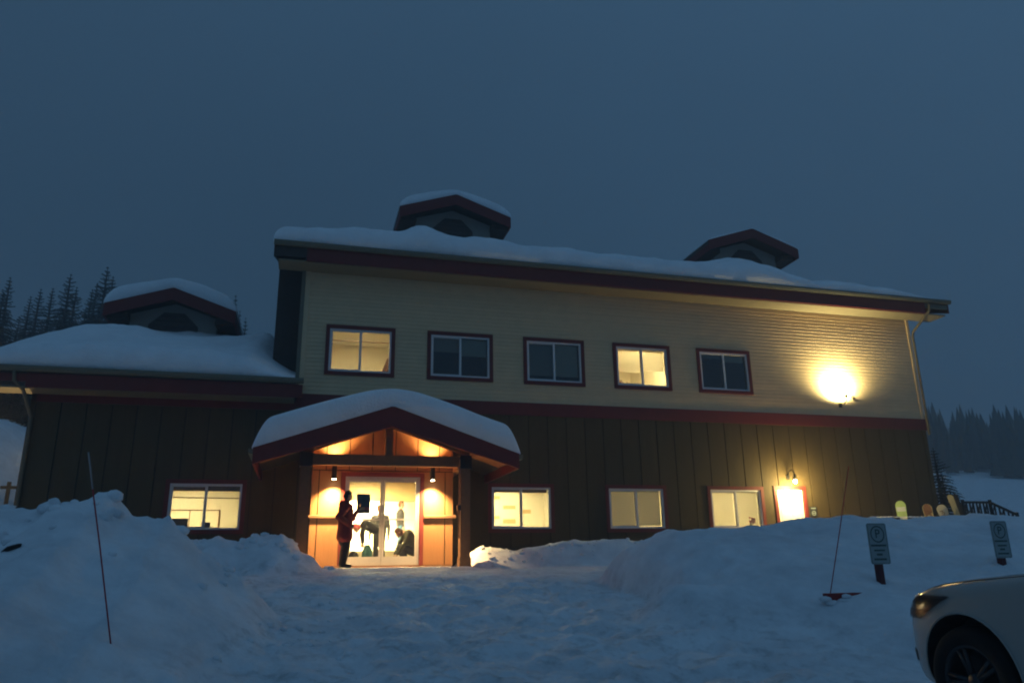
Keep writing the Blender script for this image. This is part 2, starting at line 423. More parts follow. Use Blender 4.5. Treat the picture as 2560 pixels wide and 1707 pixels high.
def base_z(X, Y):
    t = np.clip((Y + 16.5) / 12.0, 0, 1)
    z = -1.15 + 1.04 * (0.30 * t + 0.70 * np.sin(t * PI / 2) ** 1.25)
    hill = np.maximum(0, Y - 9.0)
    z = z + 0.165 * np.minimum(hill, 90) + 0.20 * np.clip(hill - 90, 0, 170) * 1.0
    z = z + 0.25 * sstep(-8, -14, X) * np.clip(Y + 6, 0, 22)
    far = np.hypot(X, Y)
    z = z + sstep(40, 200, far) * fbm(X / 60, Y / 60, 5, 3) * 8
    return z
TROD = [None]
def ground_z(X, Y):
    X = np.asarray(X, float); Y = np.asarray(Y, float)
    z = base_z(X, Y)
    z = z + 0.05 * fbm(X / 1.1, Y / 1.1, 11, 3) * (np.abs(Y) < 40)
    wob = 0.5 * fbm(X / 2.3, Y / 2.3, 21, 3)
    def bank(cr, Yc, sf, sb, round_):
        c = np.interp(X, cr[0], cr[1])
        d = Y - Yc
        df = np.maximum(0, -d); db = np.maximum(0, d)
        f = np.sqrt(df * df + round_ ** 2) - round_; b = np.sqrt(db * db + round_ ** 2) - round_
        return c - sf * f * (1 + 0.5 * wob * np.clip(df, 0, 1)) - sb * b
    lb = bank(LB, LB_Y, 0.33, 0.55, 0.35)
    rb = bank(RB, RB_Y, 0.30 + 0.05 * sstep(7.6, 4.8, X), 0.5, 0.7)
    wb = np.where(X > 3.4, bank(WB, WB_Y, 0.55, 0.10, 0.25), -9)
    pm = np.where(X < 1.2, bank(PM, PM_Y, 0.6, 0.12, 0.22), -9)
    # bank ends at the path: steeper nearer the camera
    lim = 0.10 - 0.10 * np.clip(-Y - 11.6, 0, 8)
    lb = lb - 0.9 * np.clip(X - lim, 0, 5)
    lim2 = 4.85 - 0.10 * np.clip(-Y - 10.5, 0, 4)
    rb = rb - 3.2 * np.clip(lim2 - X + 0.35 * wob, 0, 6)
    # lower plough ridge in front of the right bank
    ridge_y = -12.35 - 0.10 * (X - 6)
    ridge = -0.36 - 0.035 * (X - 6) - 0.42 * (np.sqrt((Y - ridge_y) ** 2 + 0.04) - 0.2) - 0.6 * np.clip(4.9 - X, 0, 4) - 0.3 * np.clip(X - 6.6, 0, 9)
    k = 0.07
    def smax(a, b):
        h = np.clip(0.5 + 0.5 * (a - b) / k, 0, 1)
        return b + (a - b) * h + k * h * (1 - h)
    raw = z
    for q in (wb, pm, rb, ridge, lb):
        z = smax(q, z)
    onb = sstep(0.05, 0.5, z - raw)
    # clods and crumbled lumps on ploughed snow
    lum = np.maximum(0, fbm(X / 0.33, Y / 0.33, 31, 3) + 0.12)
    near_left = sstep(2.0, -1.0, X)
    z = z + onb * (0.16 * lum * (0.35 + 0.65 * near_left) * sstep(0.8, 0.0, np.abs(Y - LB_Y)) + 0.10 * lum * sstep(1.0, 0.0, np.abs(Y - PM_Y)) * (X < 1.4) + 0.035 * lum)
    z = z + onb * (0.11 * fbm(X / 0.9, Y / 0.9, 41, 4) + 0.05 * np.abs(fbm(X / 0.28, Y / 0.28, 43, 3)))
    # trodden path
    path = (1 - onb) * sstep(-22, -18, Y) * sstep(0.0, -3.5, Y) * sstep(-4, -1, X) * sstep(7.5, 4.8, X)
    TROD[0] = path
    z = z + path * (0.25 + 0.75 * sstep(-5.0, -9.5, Y)) * (0.085 * fbm(X / 0.34, Y / 0.42, 51, 4, 0.6) - 0.05 * np.maximum(0, vnoise(X / 0.19, Y / 0.29, 61) - 0.12) * 3 - 0.06 * np.maximum(0, vnoise(X / 0.55, Y / 3.5, 71) - 0.1))
    for (dx_, dy_, wx_, wy_, h_) in ((3.55, -15.0, 0.30, 0.20, 0.13), (4.25, -14.9, 0.33, 0.16, 0.11), (2.9, -15.6, 0.22, 0.25, 0.08), (-2.6, -16.3, 0.5, 0.3, 0.10)):
        z = z - h_ * np.exp(-((X - dx_) / wx_) ** 2 - ((Y - dy_) / wy_) ** 2)
    # the vestibule's cleared threshold, and nothing inside the building
    flat = sstep(0.5, 0.0, np.maximum(np.abs(X - 2.0) - 1.7, np.maximum(-4.3 - Y, 0)))
    z = z * (1 - flat) - 0.032 * flat
    inside = (X > -7.1) & (X < 21.5) & (Y > -0.25) & (Y < 13.5)
    z = np.where(inside, -0.6, z)
    # car stands on levelled ground
    return z

def axis_coords(segs, lo, hi, g=1.18):
    c = [segs[0][0]]
    for a, b, st in segs:
        n = max(1, round((b - a) / st)); c += [a + (b - a) * (i + 1) / n for i in range(n)]
    st = segs[-1][2]
    while c[-1] < hi: st *= g; c.append(c[-1] + st)
    st = segs[0][2]; pre = []; x = c[0]
    while x > lo: st *= g; x -= st; pre.append(x)
    return np.array(pre[::-1] + c)
gx = axis_coords([(-9, -6, 0.12), (-6, 10.5, 0.065), (10.5, 26, 0.12)], -480, 480)
gy = axis_coords([(-23, -17.5, 0.12), (-17.5, -2.0, 0.065), (-2.0, 0.6, 0.1)], -120, 480)
GX, GY = np.meshgrid(gx, gy)
GZ = ground_z(GX, GY)
nx, ny = len(gx), len(gy)
vv = np.stack([GX.ravel(), GY.ravel(), GZ.ravel()], 1)
ii = np.arange(nx * ny).reshape(ny, nx)
ff = np.stack([ii[:-1, :-1].ravel(), ii[:-1, 1:].ravel(), ii[1:, 1:].ravel(), ii[1:, :-1].ravel()], 1)
def np_mesh(name, v, f, m, smooth=True):
    me = bpy.data.meshes.new(name)
    me.from_pydata(v.tolist(), [], f.tolist())
    me.materials.append(MATS[m])
    if smooth: me.polygons.foreach_set('use_smooth', [True] * len(me.polygons))
    me.update(); return me
gme = np_mesh('snow_ground', vv, ff, 'ground snow')
at_ = gme.attributes.new('trod', 'FLOAT', 'POINT'); at_.data.foreach_set('value', TROD[0].ravel().astype(np.float32))
g = link('snow_ground', gme)
tag(g, 'ploughed snow ground with high banks and a trodden path to the entrance', kind='structure')
def gz(x, y): return float(ground_z(np.array([x]), np.array([y]))[0])

# clods of ploughed snow
def icolump(r, seed):
    bm = bmesh.new(); bmesh.ops.create_icosphere(bm, subdivisions=2, radius=r)
    rr = random.Random(seed)
    off = Vector((rr.random() * 9, rr.random() * 9, rr.random() * 9))
    from mathutils import noise
    for v in bm.verts:
        n = noise.noise(v.co / r * 1.3 + off) * 0.45 + noise.noise(v.co / r * 3 + off) * 0.15
        v.co *= 1 + n; v.co.z *= 0.75
    vs = [tuple(v.co) for v in bm.verts]; fs = [tuple(v.index for v in f.verts) for f in bm.faces]; bm.free()
    return vs, fs
lumps = [icolump(1.0, i) for i in range(6)]
mb = MB()
def clod(x, y, r, sink=0.35):
    vs, fs = random.choice(lumps); a = random.random() * 6.28; c, s_ = math.cos(a), math.sin(a)
    z = gz(x, y) + r * (0.6 - sink * 1.6)
    mb.add([(x + r * (p[0] * c - p[1] * s_), y + r * (p[0] * s_ + p[1] * c), z + r * p[2]) for p in vs], fs)
for i in range(70):
    clod(random.uniform(-5.5, -0.6), LB_Y + random.gauss(-0.1, 0.5), random.uniform(0.03, 0.10))
for i in range(40):
    clod(random.uniform(-2.8, 0.7), PM_Y + random.gauss(-0.2, 0.45), random.uniform(0.04, 0.12))
for i in range(60):
    y = random.uniform(-16, -9); clod(random.gauss(0.3, 0.5), y, random.uniform(0.015, 0.05))
for i in range(40):
    clod(random.uniform(4.4, 9), -2.9 + random.gauss(0, 0.3), random.uniform(0.03, 0.08))
o = mb.build('snow_clods', 'ground snow', smooth=True)
tag(o, 'small clods of ploughed snow scattered on the banks and path edges', kind='stuff')

# ------------------------------------------------------------------ lodge
XL, XC, XR = -6.97, -0.25, 21.35
DEPTH = 13.0
lodge = wempty('ski_lodge', (7.0, 0.0, 0.0))
tag(lodge, 'two-storey snow-covered lodge with cream upper siding, brown lower wall and red trim', 'building')

UW = [(0.37, 2.40), (3.38, 5.43), (6.42, 8.45), (9.45, 11.48), (12.47, 14.49)]
UZ = (5.36, 6.88)
LW = [(-3.42, -1.60), (5.36, 7.18), (9.06, 10.89), (12.54, 14.36)]
LZ = (0.99, 2.19)
T = 0.11
DOOR2 = (14.97, 15.95, 0.0, 2.22)
VEST = (0.2, 3.82)
open_u = [(a + T, b - T, UZ[0] + T, UZ[1] - T) for a, b in UW]
open_l = [(a, b, *LZ) for a, b in LW]
# walls (backing) with openings
b = MB()
for r in minus((XC, XR, 4.5, 8.6), open_u): b.box(r[0], r[1], 0.0, 0.2, r[2], r[3])
b.build('upper_wall', 'cream siding', lodge)
b = MB()
for r in minus((XL, XR, -0.4, 4.5), open_l + [DOOR2, (VEST[0] + 0.15, VEST[1] - 0.15, 0.0, 2.75)]): b.box(r[0], r[1], 0.0, 0.2, r[2], r[3])
b.build('lower_wall', 'brown backing', lodge)
MB().box(XR - 0.2, XR, 0.2, DEPTH, -0.4, 8.6).build('side_wall', 'brown panel', lodge)
MB().box(XL, XL + 0.2, 0.2, DEPTH, -0.4, 4.6).build('side_wall', 'brown panel', lodge)
MB().box(XC, XC + 0.2, 0.2, DEPTH, 4.5, 8.6).build('side_wall', 'dark wing', lodge)
MB().box(XL, XR, DEPTH - 0.2, DEPTH, -0.4, 4.6).build('rear_wall', 'brown panel', lodge)
MB().box(XC, XR, DEPTH - 0.2, DEPTH, 4.6, 8.6).build('rear_wall', 'cream siding', lodge)
MB().box(-1.12, XC - 0.17, 0.9, 5.2, 4.6, 9.55).build('wing_wall', 'dark wing', lodge)
MB().box(-0.42, -0.31, -0.06, 0.02, 4.95, 8.55).build('downspout', 'gutter metal', lodge)
MB().box(-0.31, -0.17, -0.045, 0.01, 4.95, 8.5).build('corner_board', 'cream siding', lodge)
MB().box(XR - 0.09, XR + 0.02, -0.045, 0.03, 4.76, 8.5).build('corner_board', 'cream siding', lodge)

# lap siding, one board after another
def board_mesh(x0, x1, z0, z1):
    poly = [(0.005, z0), (-0.022, z0), (-0.006, z1 + 0.012), (0.005, z1 + 0.012)]
    return MB().prism(poly, 'x', x0, x1)
e = 0.12
nrow = 31
for i in range(nrow):
    z0 = 4.76 + i * e; z1 = z0 + e
    holes = [(a + 0.05, c - 0.05, UZ[0] + 0.03, UZ[1] - 0.09) for a, c in UW]
    for r in minus((XC + 0.08, XR - 0.09, z0, z1), [(h[0], h[1], z0 - 1, z1 + 1) for h in holes if h[3] > z0 and h[2] < z1 - 0.001]):
        board_mesh(r[0], r[1], z0, z1).build('siding_board', 'cream siding', lodge)
# vertical panels of the lower wall
pw = 0.61
x = XL + 0.10
hl = [(a - 0.05, c + 0.05, LZ[0] - 0.05, LZ[1] + 0.05) for a, c in LW] + [(DOOR2[0] - 0.05, DOOR2[1] + 0.05, -1, DOOR2[3] + 0.05), (VEST[0] + 0.05, VEST[1] - 0.05, -1, 3.4)]
while x < XR - 0.02:
    x1 = min(x + pw - 0.028, XR)
    top = 4.48 if x < XC else 4.37
    for r in minus((x, x1, -0.35, top), hl):
        MB().box(r[0], r[1], -0.03, 0.005, r[2], r[3]).build('wall_panel', 'brown panel', lodge)
    x += pw
MB().box(XL - 0.03, XL + 0.09, -0.05, 0.02, -0.35, 4.48).build('corner_board', 'brown panel', lodge)
# red band between storeys, annex frieze
MB().box(XC - 0.1, XR + 0.03, -0.06, 0.004, 4.36, 4.76).build('trim_band', 'red trim', lodge)
MB().box(XL - 0.02, XC - 0.11, -0.05, 0.004, 4.26, 4.52).build('frieze_board', 'red trim', lodge)

# windows
def window(rect, trim_out, blind=None, name_mat='window glass'):
    x0, x1, z0, z1 = rect
    t = trim_out
    b = MB()
    b.box(x0 - t, x1 + t, -0.062, 0.004, z1, z1 + t); b.box(x0 - t, x1 + t, -0.062, 0.004, z0 - t, z0)
    b.box(x0 - t, x0, -0.058, 0.004, z0, z1); b.box(x1, x1 + t, -0.058, 0.004, z0, z1)
    w = b.build('window', 'red trim', lodge)
    f = 0.055
    b = MB(); b.box(x0, x1, -0.03, 0.09, z1 - f, z1); b.box(x0, x1, -0.03, 0.09, z0, z0 + f)
    b.box(x0, x0 + f, -0.03, 0.09, z0 + f, z1 - f); b.box(x1 - f, x1, -0.03, 0.09, z0 + f, z1 - f)
    b.build('frame', 'white vinyl', w)
    xm = (x0 + x1) / 2
    MB().box(xm - 0.032, xm + 0.032, -0.02, 0.07, z0 + f, z1 - f).build('mullion', 'white vinyl', w)
    MB().box(x0 + f, xm - 0.032, 0.010, 0.016, z0 + f, z1 - f).build('pane', name_mat, w)
    MB().box(xm + 0.032, x1 - f, 0.040, 0.046, z0 + f, z1 - f).build('pane', name_mat, w)
    b = MB(); b.box(x0 + f, x0 + f + 0.028, 0.0, 0.03, z0 + f, z1 - f); b.box(x0 + f, xm, 0.0, 0.03, z1 - f - 0.028, z1 - f); b.box(x0 + f, xm, 0.0, 0.03, z0 + f, z0 + f + 0.028)
    b.build('sash', 'white vinyl', w)
    # each blind: slats hung behind its half, dropped to a given height
    if blind:
        for side, (drop, m) in enumerate(blind):
            if drop <= 0: continue
            a0, a1 = (x0 + f, xm) if side == 0 else (xm, x1 - f)
            b = MB(); zz = z1 - f - 0.03; zend = z1 - f - drop * (z1 - z0 - 2 * f)
            b.box(a0 + 0.01, a1 - 0.01, 0.11, 0.15, zz, z1 - f)
            while zz > zend:
                b.add([(a0 + 0.012, 0.118, zz), (a1 - 0.012, 0.118, zz), (a1 - 0.012, 0.138, zz - 0.034), (a0 + 0.012, 0.138, zz - 0.034)], [(0, 1, 2, 3)])
                zz -= 0.031
            b.build('blind', m, w)
    return w
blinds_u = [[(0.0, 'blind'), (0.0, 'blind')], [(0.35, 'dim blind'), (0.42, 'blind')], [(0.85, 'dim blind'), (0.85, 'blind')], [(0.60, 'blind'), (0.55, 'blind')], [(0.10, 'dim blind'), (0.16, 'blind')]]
for i, (a, c) in enumerate(UW):
    window((a + T, c - T, UZ[0] + T, UZ[1] - T), T, blinds_u[i])
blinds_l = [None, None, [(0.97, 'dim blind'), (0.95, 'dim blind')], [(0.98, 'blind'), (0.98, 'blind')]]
for i, (a, c) in enumerate(LW):
    window((a, c, *LZ), T, blinds_l[i])

# rooms behind the windows
def room(x0, x1, z0, z1, depth, wallm='room wall', floorm='room floor', light=None, y0=0.2, lname=None, nlamps=1):
    b = MB()
    b.box(x0, x1, y0 + depth, y0 + depth + 0.05, z0, z1)
    b.box(x0 - 0.05, x0, y0, y0 + depth + 0.05, z0, z1); b.box(x1, x1 + 0.05, y0, y0 + depth + 0.05, z0, z1)
    r = b.build('room_wall', wallm, lodge)
    MB().box(x0 - 0.05, x1 + 0.05, y0, y0 + depth + 0.05, z1, z1 + 0.05).build('room_ceiling', 'room ceiling', lodge)
    MB().box(x0 - 0.05, x1 + 0.05, y0, y0 + depth + 0.05, z0 - 0.05, z0).build('room_floor', floorm, lodge)
    if light:
        for k in range(nlamps):
            ceiling_lamp(x0 + (x1 - x0) * (k + 0.5) / nlamps, y0 + (0.75 if z0 > 3 else depth * 0.5), z1, light, lname)
def ceiling_lamp(x, y, z, m, label):
    t = wempty('ceiling_lamp', (x, y, z))
    tag(t, label, 'lamp', 'ceiling lamps inside the lodge')
    b = MB(); b.box(x - 0.34, x + 0.34, y - 0.64, y - 0.60, z - 0.08, z); b.box(x - 0.34, x + 0.34, y + 0.60, y + 0.64, z - 0.08, z)
    b.box(x - 0.34, x - 0.30, y - 0.60, y + 0.60, z - 0.08, z); b.box(x + 0.30, x + 0.34, y - 0.60, y + 0.60, z - 0.08, z)
    b.build('housing', 'white vinyl', t)
    MB().box(x - 0.30, x + 0.30, y - 0.60, y + 0.60, z - 0.07, z - 0.03).build('diffuser', m, t)
room(-6.5, -0.75, 0.0, 2.75, 4.2, light='lamp tube', lname='ceiling panel lamp in the office with the shelf behind the annex window')
room(4.65, 8.05, 0.0, 2.75, 3.2, light='lamp tube', lname='ceiling panel lamp in the bright room with papers beside the porch')
room(8.3, 11.7, 0.0, 2.75, 3.6, light='lamp tube dim', lname='ceiling panel lamp behind the dim closed blinds')
room(11.9, 14.75, 0.0, 2.75, 3.6, light='lamp tube', lname='ceiling panel lamp behind the pale blinds beside the side door')
room(-0.05, 3.05, 4.9, 7.55, 4.2, light='lamp tube', lname='ceiling panel lamp in the lit upstairs room above the porch')
room(3.15, 6.05, 4.9, 7.55, 4.2, wallm='unlit room shade', floorm='unlit room shade')
room(6.15, 9.05, 4.9, 7.55, 4.2, wallm='unlit room shade', floorm='unlit room shade')
room(9.15, 12.05, 4.9, 7.55, 4.2, light='lamp tube', lname='ceiling panel lamp upstairs behind the half-lowered blinds')
room(12.15, 15.05, 4.9, 7.55, 4.2, wallm='unlit room shade', floorm='unlit room shade')

# side door with its red casing
x0, x1, z0, z1 = DOOR2
b = MB(); b.box(x0 - T, x0, -0.062, 0.004, 0.0, z1 + T); b.box(x1, x1 + T, -0.062, 0.004, 0.0, z1 + T); b.box(x0, x1, -0.06, 0.004, z1, z1 + T)
b.build('door_casing', 'red trim', lodge)
dr = MB().box(x0, x1, 0.02, 0.07, 0.0, z1).build('side_door', 'white door', lodge)
b = MB()
for px0, px1 in ((x0 + 0.13, x0 + 0.44), (x0 + 0.54, x0 + 0.85)):
    for pz0, pz1 in ((0.25, 0.95), (1.1, 2.0)):
        b.box(px0, px1, 0.008, 0.022, pz0, pz1)
b.build('door_panel', 'white door', dr)
b = MB().tube([(x1 - 0.09, 0.02, 1.25), (x1 - 0.09, -0.05, 1.25), (x1 - 0.21, -0.05, 1.25)], 0.012, 8).ball((x1 - 0.09, 0.01, 1.25), 0.03)
b.build('handle', 'black metal', dr)

# ---- roofs
def roof_slab(name, x0, x1, y0, z0, yr, zr, th, m):
    """ridge at (yr, zr), symmetric, slab of thickness th"""
    ye = 2 * yr - y0
    poly = [(y0, z0), (yr, zr), (ye, z0), (ye, z0 - th), (yr, zr - th), (y0, z0 - th)]
    return MB().prism(poly, 'x', x0, x1).build(name, m, lodge)
EY = -0.78
SL = 0.335
roof_slab('main_roof', -1.2, 22.55, EY, 9.02, 6.2, 9.02 + SL * (6.2 - EY), 0.16, 'roof metal')
roof_slab('annex_roof', -8.3, -0.38, EY, 4.94, 6.2, 4.94 + SL * (6.2 - EY), 0.16, 'roof metal')
# soffits, fascias, gutters
MB().box(-1.1, 22.4, EY + 0.03, -0.002, 8.50, 8.55).build('soffit', 'brown soffit', lodge)
MB().box(XC - 0.06, XR + 0.14, EY - 0.03, EY + 0.03, 8.53, 8.93).build('fascia', 'red trim', lodge)
MB().box(-1.2, XC - 0.06, EY - 0.025, EY + 0.03, 8.62, 8.9).build('fascia', 'dark wing', lodge)
MB().box(XR + 0.14, 22.5, EY - 0.025, EY + 0.03, 8.74, 8.9).build('fascia', 'gutter metal', lodge)
def gutter(x0, x1, y, z, m='gutter metal'):
    poly = [(y, z), (y - 0.12, z + 0.01), (y - 0.13, z - 0.05), (y - 0.09, z - 0.13), (y, z - 0.13)]
    return MB().prism(poly, 'x', x0, x1).build('gutter', m, lodge)
gutter(-1.24, 22.6, EY - 0.03, 9.06)
for s_, xe in ((-1, -1.2), (1, 22.55)):
    for a, c in ((EY, 6.2), (13.18, 6.2)):
        za, zc = 9.02, 9.02 + SL * (6.2 - EY)
        MB().prism([(a, za + 0.01), (c, zc + 0.01), (c, zc - 0.42), (a, za - 0.42)], 'x', xe - 0.03, xe + 0.03).build('bargeboard', 'dark wing' if s_ < 0 else 'red trim', lodge)
# gable infill of the main roof
for xa in (XC, XR - 0.2):
    MB().prism([(0.0, 8.5), (6.2, 8.5 + SL * 6.2 + 0.25), (12.4, 8.5)], 'x', xa + 0.003, xa + 0.197).build('gable_wall', 'dark wing' if xa < 0 else 'brown panel', lodge)
MB().prism([(0.0, 4.5), (6.2, 4.5 + SL * 6.2 + 0.2), (12.4, 4.5)], 'x', XL + 0.003, XL + 0.197).build('gable_wall', 'brown panel', lodge)
MB().box(XL - 1.25, -0.40, EY + 0.03, -0.002, 4.46, 4.51).build('soffit', 'brown soffit', lodge)
MB().box(XL + 0.02, XC + 0.06, EY - 0.03, EY + 0.03, 4.48, 4.84).build('fascia', 'red trim', lodge)
MB().box(XL - 1.3, XL + 0.02, EY - 0.025, EY + 0.03, 4.62, 4.82).build('fascia', 'red trim', lodge)
gutter(XL - 1.33, XC + 0.08, EY - 0.03, 5.0)
# downspouts
p0 = atd(2107, 712, EY - 0.1)
MB().tube([(21.62, EY - 0.1, 8.86), (21.60, EY - 0.08, 8.62), (21.45, -0.12, 8.02), (21.42, -0.09, 7.85), (21.42, -0.09, 4.2)], 0.045, 8).build('downspout', 'cream downspout', lodge)
MB().tube([(-7.22, EY - 0.1, 4.9), (-7.2, EY - 0.08, 4.62), (-7.02, EY + 0.12, 4.42), (-6.93, -0.12, 3.85), (-6.92, -0.11, 3.6), (-6.92, -0.11, 0.2)], 0.045, 8).build('downspout', 'cream downspout', lodge)

# ---- cupolas
def cupola(xc, yf, z_eave, half, roof_z, side):
    sl = 0.345
    zp = z_eave + half * sl
    d = 4.4
    wall_h = half - 0.66
    zin = z_eave - 0.02
    c = MB().prism([(xc - wall_h, roof_z), (xc + wall_h, roof_z), (xc + wall_h, z_eave + (half - wall_h) * sl - 0.3), (xc, zp - 0.33), (xc - wall_h, z_eave + (half - wall_h) * sl - 0.3)], 'y', yf + 0.75, yf + d).build('cupola', 'cupola siding', lodge)
    th = 0.14
    b = MB(); b.prism([(xc - half, z_eave), (xc, zp), (xc + half, z_eave), (xc + half, z_eave - th), (xc, zp - th), (xc - half, z_eave - th)], 'y', yf + 0.05, yf + d + 0.6)
    b.build('roof', 'roof metal', c)
    fd = 0.42
    for s_ in (-1, 1):
        MB().prism([(xc + s_ * half, z_eave + 0.01), (xc, zp + 0.01), (xc, zp - fd), (xc + s_ * half, z_eave - fd)], 'y', yf, yf + 0.05).build('fascia', 'red trim', c)
        xe = xc + s_ * half
        MB().box(min(xe, xe - s_ * 0.05), max(xe, xe - s_ * 0.05), yf + 0.05, yf + d + 0.6, z_eave - fd, z_eave - 0.15).build('fascia', 'red trim', c)
        # boxed eave
        xa, xb = sorted((xc + s_ * (wall_h - 0.01), xe - s_ * 0.05))
        MB().box(xa, xb, yf + 0.3, yf + d + 0.5, z_eave - fd + 0.02, z_eave - 0.2).build('soffit', 'dark wing', c)
    # octagonal louvre in the gable
    R = 0.85; zc = z_eave - 0.75
    octo = [(xc + R * math.cos(PI / 8 + k * PI / 4), zc + R * math.sin(PI / 8 + k * PI / 4)) for k in range(8)]
    lv = MB().prism(octo, 'y', yf + 0.70, yf + 0.752).build('louver', 'grey louver', c)
    for k in range(9):
        zz = zc - 0.68 + k * 0.17
        hw = min(R * 0.9, (R * 1.28 - abs(zz - zc)))
        MB().prism([(yf + 0.705, zz), (yf + 0.66, zz - 0.05), (yf + 0.66, zz - 0.065), (yf + 0.705, zz - 0.015)], 'x', xc - hw, xc + hw).build('slat', 'grey louver', lv)
    return zp, d
CUP = [(-4.62, 4.0, 8.38, 2.04, 6.0), (5.03, 4.0, 12.98, 2.16, 10.0), (17.97, 4.0, 12.93, 2.16, 10.0)]
for c_ in CUP: cupola(*c_, 0)

# ---- entrance porch
PX, PY0 = 2.0, -3.75
PEZ, PRZ, PH = 2.64, 3.73, 3.17
psl = (PRZ - PEZ) / PH
pt = 0.12
b = MB().prism([(PX - PH, PEZ), (PX, PRZ), (PX + PH, PEZ), (PX + PH, PEZ - pt), (PX, PRZ - pt), (PX - PH, PEZ - pt)], 'y', PY0 + 0.06, -0.07)
pr = b.build('porch_roof', 'roof metal', lodge)
for s_ in (-1, 1):
    MB().prism([(PX + s_ * PH, PEZ + 0.01), (PX, PRZ + 0.01), (PX, PRZ - 0.50), (PX + s_ * PH, PEZ - 0.36)], 'y', PY0, PY0 + 0.06).build('fascia', 'red trim', pr)
    xe = PX + s_ * PH
    MB().box(min(xe, xe - s_ * 0.05), max(xe, xe - s_ * 0.05), PY0 + 0.06, -0.1, PEZ - 0.36, PEZ - 0.13).build('fascia', 'red trim', pr)
    # tongue-and-groove soffit boards under the slope
    n = 9
    for k in range(n):
        a0 = 0.04 + (PH - 0.12) * k / n; a1 = 0.04 + (PH - 0.12) * (k + 1) / n - 0.012
        def q(a): return (PX + s_ * a, PRZ - psl * a - pt - 0.015)
        P0, P1 = q(a0), q(a1)
        MB().prism([P0, P1, (P1[0], P1[1] - 0.025), (P0[0], P0[1] - 0.025)], 'y', PY0 + 0.07, -1.99).build('soffit_board', 'cedar panel', pr)
    # side rafters (barge purlins) beside the king post
    MB().prism([(PX + s_ * 0.05, PRZ - 0.22), (PX + s_ * 2.05, PRZ - 0.22 - psl * 2.0), (PX + s_ * 2.05, PRZ - 0.40 - psl * 2.0), (PX + s_ * 0.05, PRZ - 0.40)], 'y', -3.08, -2.92).build('rafter', 'timber', pr)
MB().box(-0.02, 4.02, -3.12, -2.90, 2.37, 2.63).build('beam', 'timber', pr)
MB().box(PX - 0.09, PX + 0.09, -3.10, -2.92, 2.63, 3.42).build('king_post', 'timber', pr)
for xa, xb in ((-0.10, 0.15), (3.80, 4.05)):
    po = MB().box(xa, xb, -3.13, -2.88, -0.05, 2.62).build('porch_post', 'timber', lodge)
    MB().box(xa - 0.025, xb + 0.03, -3.16, -2.85, 2.33, 2.66).build('bracket', 'black metal', po)
    MB().box(xa - 0.02, xb + 0.02, -3.15, -2.86, -0.05, 0.18).build('base_shoe', 'timber', po)
    # side beam back to the wall
    MB().box(xa + 0.02, xb - 0.02, -2.88, -0.06, 2.36, 2.60).build('side_beam', 'timber', lodge)
# vestibule walls
VY = -2.0
DX0, DX1, DZ = 1.03, 2.95, 2.22
def wall_top(xx): return PRZ - psl * abs(xx - PX) - pt - 0.045
def gable_panel(xa, xb, z0, m, y0, y1, nm):
    pts = [(xa, z0), (xb, z0), (xb, wall_top(xb))]
    if xa < PX < xb: pts.append((PX, wall_top(PX)))
    pts.append((xa, wall_top(xa)))
    return MB().prism(pts, 'y', y0, y1).build(nm, m, lodge)
# backing behind the panels
gable_panel(VEST[0], DX0, -0.02, 'brown backing', VY + 0.02, VY + 0.14, 'vestibule_wall')
gable_panel(DX1, VEST[1], -0.02, 'brown backing', VY + 0.02, VY + 0.14, 'vestibule_wall')
gable_panel(DX0, DX1, DZ, 'brown backing', VY + 0.02, VY + 0.14, 'vestibule_wall')
cuts = [0.2, 0.38, 0.93]
for xa, xb in ((0.2, 0.36), (0.385, 0.915), (3.055, 3.60), (3.625, 3.82)):
    MB().box(xa, xb, VY - 0.012, VY + 0.022, 0.02, 1.17).build('wall_panel', 'cedar panel', lodge)
    MB().box(xa, xb, VY - 0.012, VY + 0.022, 1.25, 2.36).build('wall_panel', 'cedar panel', lodge)
MB().box(0.925, 3.05, VY - 0.010, VY + 0.022, DZ + 0.11, 2.36).build('wall_panel', 'cedar panel', lodge)
for xa, xb in ((0.2, 0.52), (0.545, 1.10), (1.125, 1.68), (1.705, 2.28), (2.305, 2.86), (2.885, 3.44), (3.465, 3.82)):
    gable_panel(xa, xb, 2.385, 'cedar panel', VY - 0.012, VY + 0.022, 'gable_panel')
for s_, (xa, xb) in ((0, (VEST[0], VEST[0] + 0.14)), (1, (VEST[1] - 0.14, VEST[1]))):
    MB().box(xa, xb, VY + 0.14, 0.0, -0.05, 2.9).build('vestibule_side', 'cedar panel', lodge)
for xa, xb in ((0.12, 0.925), (3.055, 3.90)):
    MB().prism([(VY - 0.012, 1.25), (VY - 0.06, 1.235), (VY - 0.06, 1.18), (VY - 0.012, 1.17)], 'x', xa, xb).build('ledge', 'timber', lodge)
MB().box(0.2, 3.82, VY - 0.03, VY + 0.02, -0.03, 0.018).build('sill', 'timber', lodge)
b = MB(); b.box(DX0 - 0.105, DX0, VY - 0.03, VY + 0.13, 0.0, DZ + 0.105); b.box(DX1, DX1 + 0.105, VY - 0.03, VY + 0.13, 0.0, DZ + 0.105); b.box(DX0, DX1, VY - 0.028, VY + 0.13, DZ, DZ + 0.105)
b.build('door_casing', 'red trim', lodge)
